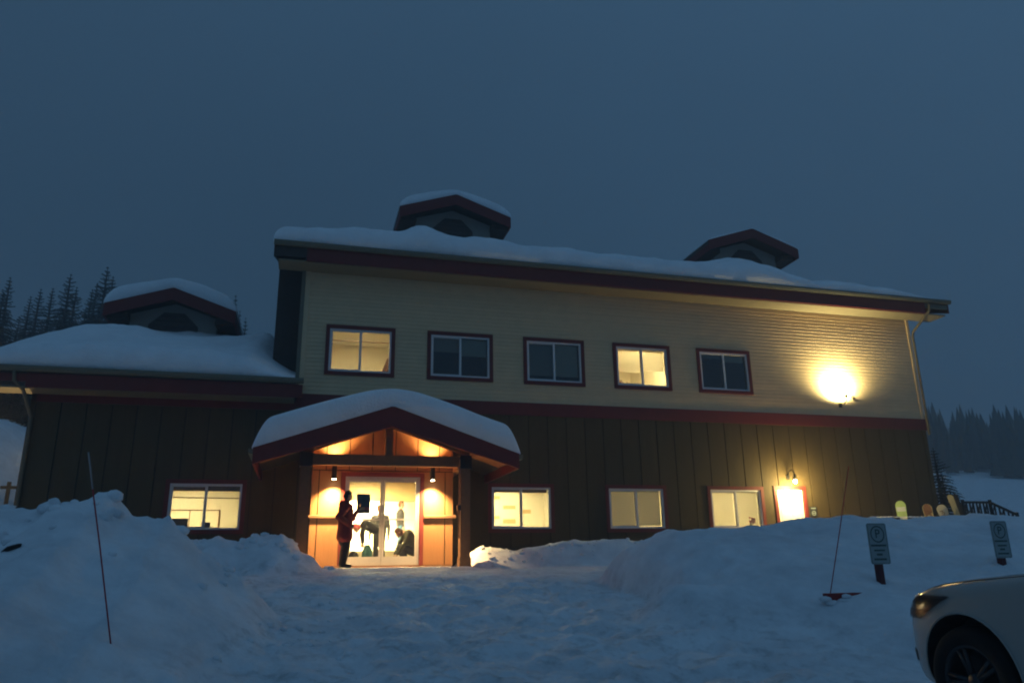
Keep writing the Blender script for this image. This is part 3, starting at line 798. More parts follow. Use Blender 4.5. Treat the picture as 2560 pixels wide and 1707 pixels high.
# glazed double door
b = MB(); b.box(DX0, DX0 + 0.05, VY - 0.01, VY + 0.10, 0, DZ); b.box(DX1 - 0.05, DX1, VY - 0.01, VY + 0.10, 0, DZ); b.box(DX0 + 0.05, DX1 - 0.05, VY - 0.01, VY + 0.10, DZ - 0.05, DZ)
b.build('door_frame', 'aluminium frame', lodge)
xm = (DX0 + DX1) / 2
for k, (xa, xb) in enumerate(((DX0 + 0.052, xm - 0.004), (xm + 0.004, DX1 - 0.052))):
    st = 0.06
    b = MB(); b.box(xa, xa + st, VY, VY + 0.045, 0.01, DZ - 0.055); b.box(xb - st, xb, VY, VY + 0.045, 0.01, DZ - 0.055)
    b.box(xa + st, xb - st, VY, VY + 0.045, DZ - 0.135, DZ - 0.055); b.box(xa + st, xb - st, VY, VY + 0.045, 0.01, 0.23)
    lf = b.build('door_leaf', 'aluminium frame', lodge)
    MB().box(xa + st, xb - st, VY + 0.018, VY + 0.026, 0.23, DZ - 0.135).build('pane', 'door glass', lf)
    MB().box(xa + st, xb - st, VY - 0.03, VY + 0.0, 1.12, 1.16).build('push_bar', 'aluminium frame', lf)
    hx = xb - 0.03 if k == 0 else xa + 0.03
    MB().tube([(hx, VY, 0.98), (hx, VY - 0.07, 1.0), (hx, VY - 0.07, 1.28), (hx, VY, 1.30)], 0.013, 8).build('handle', 'aluminium frame', lf)
MB().tube([(3.77, -3.17, 2.55), (3.75, -3.17, 0.62)], 0.022, 8).build('conduit', 'timber', lodge)
MB().box(3.71, 3.80, -3.2, -3.13, 1.30, 1.42).build('junction_box', 'black plastic', lodge)
# porch gutters
for s_ in (-1, 1):
    xe = PX + s_ * PH
    MB().prism([(xe, PEZ - 0.02), (xe + s_ * 0.11, PEZ - 0.01), (xe + s_ * 0.10, PEZ - 0.12), (xe, PEZ - 0.14)], 'y', PY0 + 0.02, -0.1).build('gutter', 'gutter metal', lodge)

# ---- lobby behind the doors
b = MB()
LX0, LX1, LY1 = -0.55, 4.45, 9.0
b.box(LX0 - 0.05, LX0, 0.2, LY1, 0, 3.0); b.box(LX1, LX1 + 0.05, 0.2, LY1, 0, 3.0); b.box(LX0 - 0.05, LX1 + 0.05, LY1, LY1 + 0.05, 0, 3.0)
b.build('room_wall', 'room wall', lodge)
MB().box(LX0 - 0.05, LX1 + 0.05, 0.2, LY1 + 0.05, 3.0, 3.05).build('room_ceiling', 'room ceiling', lodge)
MB().box(VEST[0] + 0.14, VEST[1] - 0.14, VY + 0.14, 0.2, 2.66, 2.72).build('room_ceiling', 'room ceiling', lodge)
MB().box(VEST[0] + 0.02, VEST[1] - 0.02, VY + 0.04, 0.0, -0.06, 0.0).build('room_floor', 'room floor', lodge)
MB().box(LX0 - 0.05, LX1 + 0.05, 0.0, LY1 + 0.05, -0.065, -0.002).build('room_floor', 'room floor', lodge)
for k in range(3):
    MB().box(LX0, LX1, 3.2 + 0.32 * k, LY1, 0.005 + 0.16 * k, 0.16 * (k + 1)).build('step', 'room floor', lodge)
MB().box(LX0 + 0.002, LX1 - 0.002, 6.6, 6.75, 2.30, 2.995).build('header_wall', 'tan wall', lodge)
MB().box(LX0 + 0.002, 1.6, 6.6, 6.75, 0.49, 1.35).build('counter_wall', 'room wall', lodge)
for yy, lab in ((-1.0, 'ceiling panel lamp just inside the glass entrance doors'), (1.6, 'ceiling panel lamp above the upright grey-clad person in the lobby'), (4.4, 'ceiling panel lamp above the lobby steps'), (8.0, 'ceiling panel lamp beyond the tan header wall of the lobby')):
    ceiling_lamp(2.0, yy, 2.66 if yy < 0 else 3.0, 'lamp tube dim' if yy < 2 else 'lobby tube', lab)

# ------------------------------------------------------------------ roof snow
def snow_sheet(name, label, us, vs, fn):
    """closed snow blanket: fn(u, v) -> (x, y, z_bottom, z_top)"""
    U, V = np.meshgrid(us, vs)
    X, Y, Z0, Z1 = fn(U, V)
    n, m = U.shape
    top = np.stack([X.ravel(), Y.ravel(), Z1.ravel()], 1); bot = np.stack([X.ravel(), Y.ravel(), Z0.ravel()], 1)
    v = np.concatenate([top, bot]); N = n * m
    ii = np.arange(N).reshape(n, m)
    f = [np.stack([ii[:-1, :-1].ravel(), ii[:-1, 1:].ravel(), ii[1:, 1:].ravel(), ii[1:, :-1].ravel()], 1)]
    f.append(f[0][:, ::-1] + N)
    def side(a):
        return np.stack([a[:-1], a[:-1] + N, a[1:] + N, a[1:]], 1)
    f += [side(ii[0]), side(ii[-1][::-1]), side(ii[:, 0][::-1]), side(ii[:, -1])]
    o = link(name, np_mesh(name, v, np.concatenate(f), 'roof snow'))
    tag(o, label, 'snow', 'snow blankets on the lodge roofs')
    return o
def edge_fall(d, r):
    """rounded shoulder: 0 at the edge, 1 from distance r"""
    t = np.clip(d / r, 0, 1); return np.sqrt(np.clip(1 - (1 - t) ** 2, 0, 1))
def dense(a, b, n, ends=14, r=0.5):
    e_ = np.linspace(0, 1, ends) ** 2 * r
    return np.concatenate([a + e_, np.linspace(a + r, b - r, n)[1:-1], (b - e_)[::-1]])

# porch snow
def porch_fn(U, V):
    X = PX + U; Y = V
    z0 = PRZ - psl * np.abs(U) + 0.012
    d = np.minimum(PH + 0.03 - np.abs(U), np.minimum(Y - (PY0 - 0.03), 9))
    th = 0.66 + 0.05 * fbm(X / 1.5, Y / 1.5, 3, 2)
    lat = np.clip(PH + 0.03 - np.abs(U), 0, 9)
    ff_ = np.clip(Y - (PY0 - 0.03), 0, 9)
    shoulder = edge_fall(lat, 0.42) * (0.985 + 0.015 * edge_fall(ff_, 0.12))
    ridge = PRZ - psl * np.sqrt(U * U + 0.30) + psl * 0.1
    z1 = np.maximum(z0, ridge + th * shoulder - 0.0)
    z1 = z0 + (z1 - z0) * (0.12 + 0.88 * edge_fall(lat, 0.35)) * (0.80 + 0.20 * edge_fall(ff_, 0.35))
    # slight outward belly over the eave
    X = X + np.sign(U) * 0.0
    return X, Y, z0, z1
snow_sheet('roof_snow', 'thick rounded snow cap on the small gabled entrance porch', dense(-PH - 0.03, PH + 0.03, 60), dense(PY0 - 0.03, -0.09, 24, 12, 0.4), porch_fn)

# main roof snow
mainX = np.array([-1.3, 0.07, 2.19, 3.03, 3.98, 5.46, 8.2, 12.0, 13.6, 14.57, 15.65, 16.4, 17.1, 18.4, 19.8, 21.0, 22.5])
mainZ = np.array([9.47, 9.64, 9.72, 9.86, 9.76, 9.76, 9.70, 9.66, 9.70, 9.74, 9.62, 9.50, 9.36, 9.36, 9.30, 9.16, 9.09])
def roof_fn(eave_z, edge, x0, x1, y0, prof, seed, drift=()):
    def fn(U, V):
        X = U; Y = V
        z0 = eave_z + SL * (Y - EY) + 0.012
        z0 = np.where(Y > 6.2, eave_z + SL * (12.4 - EY - Y) + 0.012, z0)
        th = np.interp(X, prof[0], prof[1]) - (eave_z + 0.0)
        th = np.maximum(th, 0.02)
        ragged = 0.05 + 0.07 * fbm(X / 0.7, Y * 0 + 3, seed, 4) - 0.10 * np.maximum(0, vnoise(X / 1.9, Y * 0 + 7.7, seed + 3))
        Ys = Y - np.clip(ragged, -0.12, 0.045) * sstep(1.2, 0.0, Y - y0)
        f = (0.55 + 0.45 * edge_fall(Y - y0, 0.22)) * (0.3 + 0.7 * edge_fall(X - x0, 0.35)) * (0.2 + 0.8 * edge_fall(x1 - X, 0.6))
        th = th * f * (1 + 0.25 * fbm(X / 1.3, Y / 1.3, seed + 5, 4))
        deep = sstep(0.3, 3.0, Y - y0) * 0.22 * np.clip(th / 0.5, 0, 1)
        for (cx, cy, w, h) in drift:
            deep = deep + h * np.exp(-((X - cx) / w) ** 2 - ((Y - cy) / 1.6) ** 2)
        return X, Ys, z0, z0 + th + deep
    return fn
snow_sheet('roof_snow', 'long snow blanket along the main roof, ragged and thinning towards its floodlit end', dense(-1.26, 22.5, 330), dense(EY - 0.10, 12.9, 60, 14, 0.5),
           roof_fn(9.04, None, -1.26, 22.5, EY - 0.10, (mainX, mainZ), 77, [(3.2, 0.3, 0.7, 0.20), (15.0, 0.6, 0.9, 0.30), (18.6, 0.6, 1.2, 0.15), (20.5, 0.3, 0.8, 0.15)]))
anX = np.array([-8.3, -7.5, -6.8, -5.5, -4.3, -3, -1.95, -1.6, -1.22, -0.9, -0.57, -0.3])
anZ = np.array([5.25, 5.50, 5.60, 5.68, 5.66, 5.66, 5.62, 5.54, 5.33, 5.18, 5.06, 5.0])
snow_sheet('roof_snow', 'deep snow blanket on the low annex roof around its cupola', dense(-8.3, -0.42, 110), dense(EY - 0.08, 12.9, 60, 14, 0.5),
           roof_fn(4.96, None, -8.3, -0.3, EY - 0.08, (anX, anZ), 88, [(-6.0, 2.5, 1.2, 0.22), (-1.3, 4.2, 0.7, 0.35)]))
# cupola snow
def cup_fn(xc, yf, ze, half, amp):
    def fn(U, V):
        lat = np.clip(half + 0.02 - np.abs(U), 0, 9); ff_ = np.clip(V - (yf - 0.02), 0, 9)
        z0 = ze + 0.345 * (half - np.abs(U)) + 0.012
        z1 = ze + 0.345 * (half - np.sqrt(U * U + 0.25)) + amp * (1 + 0.15 * fbm(U + xc, V, 9, 2)) + 0.06
        z1 = np.maximum(z1, z0 + 0.02)
        z1 = z0 + (z1 - z0) * (0.05 + 0.95 * edge_fall(lat, 0.5)) * (0.75 + 0.25 * edge_fall(ff_, 0.3))
        return xc + U, V, z0, z1
    return fn
for (xc, yf, ze, half, rz_), amp, lb_ in zip(CUP, (0.52, 0.36, 0.06), ('thick snow cap on the cupola of the low annex', 'snow cap on the main-roof cupola above the porch', 'thin snow layer on the main-roof cupola above the side door')):
    snow_sheet('roof_snow', lb_, dense(-half - 0.02, half + 0.02, 36), dense(yf - 0.02, yf + 4.98, 14, 8, 0.4), cup_fn(xc, yf, ze, half, amp))

# ------------------------------------------------------------------ lamps on the lodge
WARM = (1.0, 0.66, 0.28)
def sconce(x, label):
    y = VY - 0.30
    t = wempty('wall_sconce', (x, y, 2.1)); tag(t, label, 'lamp', 'cylinder sconces beside the entrance')
    MB().lathe([(0.0, 0.0), (0.058, 0.0), (0.062, 0.01), (0.062, 0.40), (0.058, 0.41), (0.05, 0.41), (0.05, 0.36), (0.0, 0.36)], (x, y, 2.12), n=20).build('housing', 'black metal', t, True)
    MB().box(x - 0.03, x + 0.03, y + 0.05, VY - 0.008, 2.26, 2.36).build('bracket', 'black metal', t)
    MB().lathe([(0.0, 0.0), (0.05, 0.0), (0.05, -0.012), (0.0, -0.018)], (x, y, 2.118), n=16).build('lens', 'bulb', t, True)
    d = add_light('SPOT', 'down_beam', t, (x, y, 2.09), 1700, WARM, spot_size=math.radians(114), spot_blend=1.0, shadow_soft_size=0.04)
    d.rotation_euler = (math.radians(8), 0, 0)
    u_ = add_light('SPOT', 'up_beam', t, (x, y, 2.55), 420, WARM, spot_size=math.radians(110), spot_blend=1.0, shadow_soft_size=0.04)
    u_.rotation_euler = (math.radians(171), 0, 0)
sconce(0.73, 'black cylinder wall sconce beside the person in the red coat')
sconce(3.23, 'black cylinder wall sconce on the porch side away from the person')

# floodlight on the upper wall
fx, fy, fz = 17.9, -0.20, 5.16
t = wempty('floodlight', (fx, fy, fz)); tag(t, 'glaring wall floodlight on the cream siding aimed up the wall', 'lamp')
MB().box(fx - 0.06, fx + 0.06, -0.04, -0.015, fz - 0.10, fz + 0.06).build('back_plate', 'black metal', t)
MB().tube([(fx, -0.03, fz), (fx, -0.22, fz - 0.02), (fx, -0.36, fz + 0.06), (fx, -0.38, fz + 0.20)], 0.016, 8).build('arm', 'black metal', t)
MB().lathe([(0.0, -0.03), (0.04, -0.03), (0.06, 0.02), (0.065, 0.05), (0.05, 0.05), (0.03, 0.0)], (fx, -0.38, fz + 0.22), (0, 0.45, 1), 18).build('shade', 'black metal', t, True)
MB().ball((fx, -0.36, fz + 0.26), 0.03).build('bulb', 'bulb', t, True)
l = add_light('SPOT', 'flood_beam', t, (fx, -0.36, fz + 0.34), 1500, (1.0, 0.93, 0.48), spot_size=math.radians(172), spot_blend=1.0, shadow_soft_size=0.10)
l.rotation_euler = (math.radians(180 - 48), 0, 0)
# bracket with a camera-like sensor beside it
sx, sz = 18.4, 5.41
t = wempty('motion_sensor', (sx, -0.1, sz)); tag(t, 'small dark sensor on a bracket beside the glaring floodlight', 'sensor')
MB().tube([(sx, -0.01, sz + 0.05), (sx, -0.13, sz + 0.05), (sx, -0.13, sz)], 0.014, 6).build('bracket', 'black metal', t)
MB().lathe([(0, 0), (0.05, 0.0), (0.055, 0.06), (0.0, 0.075)], (sx, -0.13, sz - 0.06), n=12).build('head', 'black metal', t, True)

# gooseneck lamp above the side door
gxp = 15.5
t = wempty('gooseneck_lamp', (gxp, -0.3, 2.5)); tag(t, 'lit gooseneck barn lamp above the white side door', 'lamp')
MB().tube([(gxp - 0.05, -0.02, 2.62), (gxp - 0.05, -0.12, 2.80), (gxp - 0.03, -0.24, 2.84), (gxp, -0.32, 2.76), (gxp, -0.33, 2.66)], 0.016, 8).build('arm', 'black metal', t, True)
MB().box(gxp - 0.11, gxp + 0.01, -0.05, -0.02, 2.54, 2.70).build('back_plate', 'black metal', t)
MB().lathe([(0.02, 0.20), (0.045, 0.17), (0.06, 0.08), (0.085, 0.0), (0.075, 0.0), (0.05, 0.07), (0.03, 0.15)], (gxp, -0.33, 2.50), n=20).build('shade', 'black metal', t, True)
MB().ball((gxp, -0.33, 2.46), (0.055, 0.055, 0.07)).build('bulb', 'bulb', t, True)
l = add_light('POINT', 'door_glow', t, (gxp, -0.46, 2.30), 400, (1.0, 0.78, 0.30), shadow_soft_size=0.16)

# lamp round the corner on the annex's end wall
ax, ay, az = XL - 0.22, 1.2, 3.0
t = wempty('wall_lamp', (ax, ay, az)); tag(t, 'lit wall lamp round the corner on the end wall of the annex', 'lamp')
MB().box(XL - 0.05, XL - 0.005, ay - 0.08, ay + 0.08, az - 0.1, az + 0.12).build('back_plate', 'black metal', t)
MB().lathe([(0.02, 0.16), (0.07, 0.10), (0.14, 0.0), (0.13, 0.0), (0.06, 0.09)], (ax, ay, az), n=16).build('shade', 'black metal', t, True)
MB().ball((ax, ay, az - 0.02), 0.05).build('bulb', 'bulb', t, True)
add_light('POINT', 'glow', t, (ax - 0.05, ay, az - 0.14), 260, (1.0, 0.74, 0.32), shadow_soft_size=0.06)

# small notice beside the side door
def text_mesh(body, size, m, loc, rot, parent, name='lettering', align='CENTER', ext=0.001, sx=1.0):
    c = bpy.data.curves.new(name, 'FONT'); c.body = body; c.size = size; c.align_x = align; c.align_y = 'CENTER'; c.extrude = ext; c.resolution_u = 3
    o = bpy.data.objects.new(name, c)
    me = bpy.data.meshes.new_from_object(o)
    bpy.data.objects.remove(o)
    me.materials.clear(); me.materials.append(MATS[m])
    o = link(name, me, parent)
    o.location = loc; o.rotation_euler = rot; o.scale = (sx, 1, 1)
    return o
t = wempty('wall_notice', (16.27, -0.035, 1.5)); tag(t, 'small dark notice with white round mark on the wall beside the side door', 'sign')
MB().box(16.14, 16.40, -0.05, -0.028, 1.36, 1.67).build('plate', 'black plastic', t)
b = MB()
for k in range(24):
    a0, a1 = 2 * PI * k / 24, 2 * PI * (k + 1) / 24
    b.add([(16.27 + r_ * math.cos(a), -0.053, 1.46 + r_ * math.sin(a)) for a, r_ in ((a0, 0.055), (a0, 0.08), (a1, 0.08), (a1, 0.055))], [(0, 1, 2, 3)])
b.build('round_mark', 'sign white', t)
MB().box(16.18, 16.36, -0.054, -0.0505, 1.60, 1.635).build('line_mark', 'sign white', t)
MB().box(16.22, 16.32, -0.054, -0.0505, 1.448, 1.472).build('bar_mark', 'sign white', t)

# ------------------------------------------------------------------ reserved-parking signs, stakes, rail
def parking_sign(x, y, zb, zt, w, label):
    t = wempty('parking_sign', (x, y, zb)); tag(t, label, 'sign', 'parking signs in the snow bank')
    gzv = gz(x, y)
    MB().box(x - 0.036, x + 0.036, y + 0.012, y + 0.10, gzv - 0.4, zt - 0.02).build('post', 'red post', t)
    r = 0.03
    pts = []
    for cx, cz, a0 in ((x + w / 2 - r, zt - r, 0), (x - w / 2 + r, zt - r, 90), (x - w / 2 + r, zb + r, 180), (x + w / 2 - r, zb + r, 270)):
        for k in range(5):
            a = math.radians(a0 + 22.5 * k); pts.append((cx + r * math.cos(a), cz + r * math.sin(a)))
    MB().prism(pts, 'y', y - 0.004, y + 0.006).build('panel', 'sign white', t)
    # thin border, ring with P, four lines of small print
    H = zt - zb
    b = MB()
    cz = zt - 0.27 * H; ra, rb_ = 0.36 * w, 0.205 * H
    for k in range(32):
        a0, a1 = 2 * PI * k / 32, 2 * PI * (k + 1) / 32
        b.add([(x + q * ra * math.cos(a), y - 0.0065, cz + q * rb_ * math.sin(a)) for a, q in ((a0, 0.86), (a0, 1.0), (a1, 1.0), (a1, 0.86))], [(0, 1, 2, 3)])
    b.build('ring', 'sign green', t)
    text_mesh('P', 0.31 * H, 'sign green', (x, y - 0.006, cz), (PI / 2, 0, 0), t, 'lettering')
    rr = random.Random(5)
    for f, hw, hh in ((0.545, 0.40, 0.022), (0.665, 0.27, 0.020), (0.765, 0.16, 0.024), (0.88, 0.33, 0.022)):
        b = MB(); xx = x - hw * w
        while xx < x + hw * w - 0.008:
            lw = rr.uniform(0.012, 0.022); zc = zt - f * H
            b.box(xx, min(xx + lw, x + hw * w), y - 0.0068, y - 0.0042, zc - hh * H, zc + hh * H); xx += lw + 0.006
        b.build('print_line', 'sign green', t)
    b = MB()
    for (p, q, s_, v_) in ((x - w / 2 + 0.012, x + w / 2 - 0.012, zt - 0.016, zt - 0.012), (x - w / 2 + 0.012, x + w / 2 - 0.012, zb + 0.012, zb + 0.016)):
        b.box(p, q, y - 0.0062, y - 0.0042, s_, v_)
    for (p, q) in ((x - w / 2 + 0.010, x - w / 2 + 0.014), (x + w / 2 - 0.014, x + w / 2 - 0.010)):
        b.box(p, q, y - 0.0062, y - 0.0042, zb + 0.017, zt - 0.017)
    b.build('border', 'sign green', t)
parking_sign(7.62, -13.0, -0.075, 0.465, 0.31, 'white parking sign with ringed P beside the leaning red stake')
parking_sign(9.72, -13.0, -0.02, 0.495, 0.29, 'white parking sign with ringed P in front of the dark deck railing')

def stake(p0, p1, label, white=True):
    p0, p1 = Vector(p0), Vector(p1)
    t = wempty('snow_stake', p0); tag(t, label, 'stake', 'thin snow stakes')
    d = (p1 - p0); cut = 0.80 if white else 0.97
    MB().tube([p0 - d * 0.15, p0 + d * 0.5 + Vector((0.004, 0, 0)), p0 + d * cut], 0.0062, 8).build('rod', 'red stake', t, True)
    MB().tube([p0 + d * cut, p1], 0.006, 8).build('tip', 'pale stake' if white else 'red stake', t, True)
def on_ground(u, v, y0=-19.0, y1=-2.0):
    for y_ in np.arange(y0, y1, 0.05):
        p_ = at(u, v, float(y_))
        if p_.z < gz(p_.x, p_.y): return p_
    return at(u, v, y1)
a = on_ground(278, 1608)
stake((a.x, a.y, a.z - 0.02), at(221, 1130, a.y), 'thin red snow stake with pale tip on the high bank before the annex')
a = on_ground(2072, 1500, -16)
stake((a.x, a.y, a.z - 0.02), at(2122, 1165, a.y), 'thin dark red snow stake leaning beside the parking sign', False)

# red timber rail, mostly buried: its top edge shows in two gaps
pr1, pr2 = on_ground(2090, 1494, -16), on_ground(2155, 1494, -16)
ry = (pr1.y + pr2.y) / 2
t = wempty('timber_rail', (7.0, ry, -0.5)); tag(t, 'red painted timber rail nearly buried in snow below the parking sign', 'rail')
ra_, rb2 = at(2068, 1483, ry), at(2184, 1483, ry)
MB().box(ra_.x, rb2.x, ry, ry + 0.09, ra_.z - 0.5, ra_.z).build('timber', 'red rail', t)
mb = MB()
for (u, v, r_) in ((2064, 1497, 0.06), (2078, 1506, 0.06), (2116, 1490, 0.05), (2112, 1502, 0.07), (2122, 1500, 0.06), (2142, 1508, 0.06), (2170, 1504, 0.06), (2186, 1494, 0.06), (2178, 1502, 0.06)):
    vs, fs = random.choice(lumps); c_ = at(u, v, ry - 0.02)
    mb.add([(c_.x + r_ * 1.5 * p[0], c_.y + r_ * 0.9 * p[1], c_.z + r_ * 0.75 * p[2]) for p in vs], fs)
o = mb.build('drifted_snow', 'ground snow', smooth=True); tag(o, 'small lumps of snow drifted against the red timber rail', kind='stuff')
# dark stone showing in the left bank
p = at(32, 1368, -13.2); zz = gz(p.x, p.y)
vs, fs = lumps[2]
o = MB().add([(p.x + 0.085 * q[0], p.y + 0.07 * q[1], zz + 0.005 + 0.045 * q[2] + 0.035 * q[0]) for q in vs], fs).build('dark_stone', 'rail wood', smooth=True)
tag(o, 'dark stone sticking out of the high snow bank', 'stone')

# ------------------------------------------------------------------ snowboards planted behind the bank
def snowboard(u0, v0, u1, v1, Y, w, m, m2, label, mark=None):
    top = at(u0, v0, Y); low = at(u1, v1, Y); d = (top - low).normalized()
    L = 1.5
    t = empty('snowboard', tuple(top - d * L))
    t.rotation_mode = 'QUATERNION'; t.rotation_quaternion = Vector((0, 0, 1)).rotation_difference(d) @ Quaternion((0, 0, 1), math.radians(-42))
    tag(t, label, 'snowboard', 'snowboards standing in the snow')
    pts = []
    for k in range(13): a = PI * k / 12; pts.append((w / 2 * math.cos(a), L - w * 0.55 + w * 0.55 * math.sin(a)))
    for k in range(6): f = k / 5; zc = L - w * 0.55 - f * (L - w * 1.1); pts.append((-w / 2 * (1 - 0.12 * math.sin(PI * f)), zc))
    for k in range(13): a = PI + PI * k / 12; pts.append((w / 2 * math.cos(a), w * 0.55 + w * 0.55 * math.sin(a)))
    for k in range(6): f = 1 - k / 5; zc = L - w * 0.55 - f * (L - w * 1.1); pts.append((w / 2 * (1 - 0.12 * math.sin(PI * f)), zc))
    MB().prism(pts, 'y', -0.006, 0.006).build('deck', m, t)
    pts2 = [(x_ * 0.86, L - w * 0.28 + (z_ - (L - w * 0.28)) * 0.98) for x_, z_ in pts[:13]] + [(-w * 0.42, L - 0.36), (w * 0.42, L - 0.30)]
    if mark == 'band':
        MB().box(-w * 0.43, w * 0.43, -0.0085, -0.0062, L - 0.34, L - 0.20).build('graphic', m2, t)
        MB().box(-w * 0.43, w * 0.43, -0.0085, -0.0062, L - 0.62, L - 0.50).build('graphic', m2, t)
    elif mark == 'ring':
        b = MB(); cz = L - 0.44
        for k in range(24):
            a0, a1 = 2 * PI * k / 24, 2 * PI * (k + 1) / 24
            b.add([(q * 0.10 * math.cos(a), -0.008, cz + q * 0.15 * math.sin(a)) for a, q in ((a0, 0.6), (a0, 1.0), (a1, 1.0), (a1, 0.6))], [(0, 1, 2, 3)])
        b.build('graphic', m2, t)
        MB().prism(pts2, 'y', -0.0085, -0.0062).build('nose_graphic', 'board brown', t)
    elif mark == 'glyph':
        b = MB(); rr = random.Random(3)
        for k in range(9):
            zc = L - 0.22 - 0.06 * k; x_ = rr.uniform(-0.06, 0.04)
            b.box(x_ - 0.05, x_ + 0.05, -0.0085, -0.0062, zc, zc + 0.025)
            b.box(x_ + 0.025, x_ + 0.045, -0.0088, -0.0066, zc - 0.03, zc)
        b.build('graphic', m2, t)
    for zc in (0.5, 0.95):
        MB().box(-w * 0.3, w * 0.3, 0.006, 0.03, zc - 0.05, zc + 0.05).build('binding_plate', 'black plastic', t)
snowboard(2249, 1251, 2258, 1302, -1.2, 0.31, 'board lime', 'board white', 'lime green snowboard with a white band standing in the snow', 'band')
snowboard(2315, 1259, 2326, 1303, -1.2, 0.28, 'board tan', 'board brown', 'brown and tan snowboard with a ring mark standing in the snow', 'ring')
snowboard(2350, 1261, 2366, 1300, -1.2, 0.31, 'board cream', 'board brown', 'cream snowboard with dark glyphs standing in the snow', 'glyph')
snowboard(2373, 1236, 2394, 1288, -1.2, 0.18, 'board tan', 'board brown', 'narrow tan board leaning beside the dark post', None)
snowboard(2385, 1235, 2408, 1288, -1.0, 0.17, 'black plastic', 'board brown', 'narrow black board leaning beside the tan one', None)

# low rack with a snow-capped rail in front of the wall
t = wempty('low_rack', (18.5, -1.1, 0.6)); tag(t, 'low wooden rack with snow-capped rail between side door and snowboards', 'rack')
RY_ = -1.1
pa, pb = at(2178, 1290, RY_), at(2330, 1294, RY_)
MB().box(pa.x, pb.x, RY_ - 0.05, RY_ + 0.03, pa.z - 0.13, pa.z - 0.045).build('rail', 'rail wood', t)
n = 7
for k in range(n):
    x_ = pa.x + 0.05 + (pb.x - pa.x - 0.1) * k / (n - 1)
    MB().box(x_ - 0.04, x_ + 0.04, RY_ - 0.04, RY_ + 0.02, gz(x_, RY_) - 0.2, pa.z - 0.13).build('post', 'rail wood', t)
mb = MB()
x_ = pa.x
while x_ < pb.x:
    r_ = random.uniform(0.035, 0.06); vs, fs = random.choice(lumps)
    if random.random() < 0.85: mb.add([(x_ + r_ * 1.3 * p[0], RY_ - 0.01 + r_ * p[1], pa.z - 0.03 + r_ * 0.8 * p[2]) for p in vs], fs)
    x_ += 0.075
o = mb.build('rail_snow', 'ground snow', t, True)

# deck railing beyond the corner
t = wempty('deck_railing', (27.5, 5.0, 1.4)); tag(t, 'dark wooden deck railing beyond the corner of the lodge', 'railing')
Y_ = 4.0
a, c, e_ = at(2406, 1252, Y_), at(2474, 1252, Y_), at(2512, 1292, Y_)
zt, zb = a.z, a.z - 1.0
segs = [(Vector((a.x, Y_, zt)), Vector((c.x, Y_, zt))), (Vector((c.x, Y_, zt)), Vector((e_.x, Y_ - 0.6, zt - 0.55)))]
for P_, Q_ in segs:
    up = Vector((0, 0, 1))
    for dz, h_, nm in ((0, 0.09, 'top_rail'), (-0.82, 0.07, 'bottom_rail')):
        p_, q_ = P_ + up * dz, Q_ + up * dz
        MB().add([p_ + Vector((0, -0.04, 0)), q_ + Vector((0, -0.04, 0)), q_ + Vector((0, 0.04, 0)), p_ + Vector((0, 0.04, 0)), p_ + Vector((0, -0.04, -h_)), q_ + Vector((0, -0.04, -h_)), q_ + Vector((0, 0.04, -h_)), p_ + Vector((0, 0.04, -h_))], [(0, 1, 2, 3), (7, 6, 5, 4), (0, 4, 5, 1), (1, 5, 6, 2), (2, 6, 7, 3), (3, 7, 4, 0)]).build(nm, 'rail wood', t)
    nb = max(3, int((Q_ - P_).length / 0.16))
    for k in range(nb + 1):
        p_ = P_.lerp(Q_, k / nb); big = k in (0, nb)
        hw = 0.06 if big else 0.03
        MB().box(p_.x - hw, p_.x + hw, p_.y - hw * 0.6, p_.y + hw * 0.6, p_.z - (2.2 if big else 0.85), p_.z + (0.06 if big else -0.06)).build('post' if big else 'baluster', 'rail wood', t)
    for k in range(nb):   # crossed braces between posts
        if k % 2: continue
        p_, q_ = P_.lerp(Q_, k / nb) + up * -0.1, P_.lerp(Q_, (k + 1) / nb) + up * -0.80
        MB().tube([p_, q_], 0.022, 6).build('brace', 'rail wood', t)
        p_, q_ = P_.lerp(Q_, k / nb) + up * -0.80, P_.lerp(Q_, (k + 1) / nb) + up * -0.1
        MB().tube([p_ + Vector((0, 0.03, 0)), q_ + Vector((0, 0.03, 0))], 0.022, 6).build('brace', 'rail wood', t)

# small trail post at the foot of the slope beside the annex
p = at(24, 1204, 7.0); zg = gz(p.x, p.y)
t = wempty('trail_post', (p.x, p.y, zg)); tag(t, 'dark wooden post with a crossbar on the snow slope beside the annex', 'post')
MB().box(p.x - 0.05, p.x + 0.05, p.y - 0.05, p.y + 0.05, zg - 0.5, p.z).build('post', 'rail wood', t)
MB().box(p.x - 0.22, p.x + 0.34, p.y - 0.09, p.y - 0.052, p.z - 0.24, p.z - 0.14).build('crossbar', 'rail wood', t)

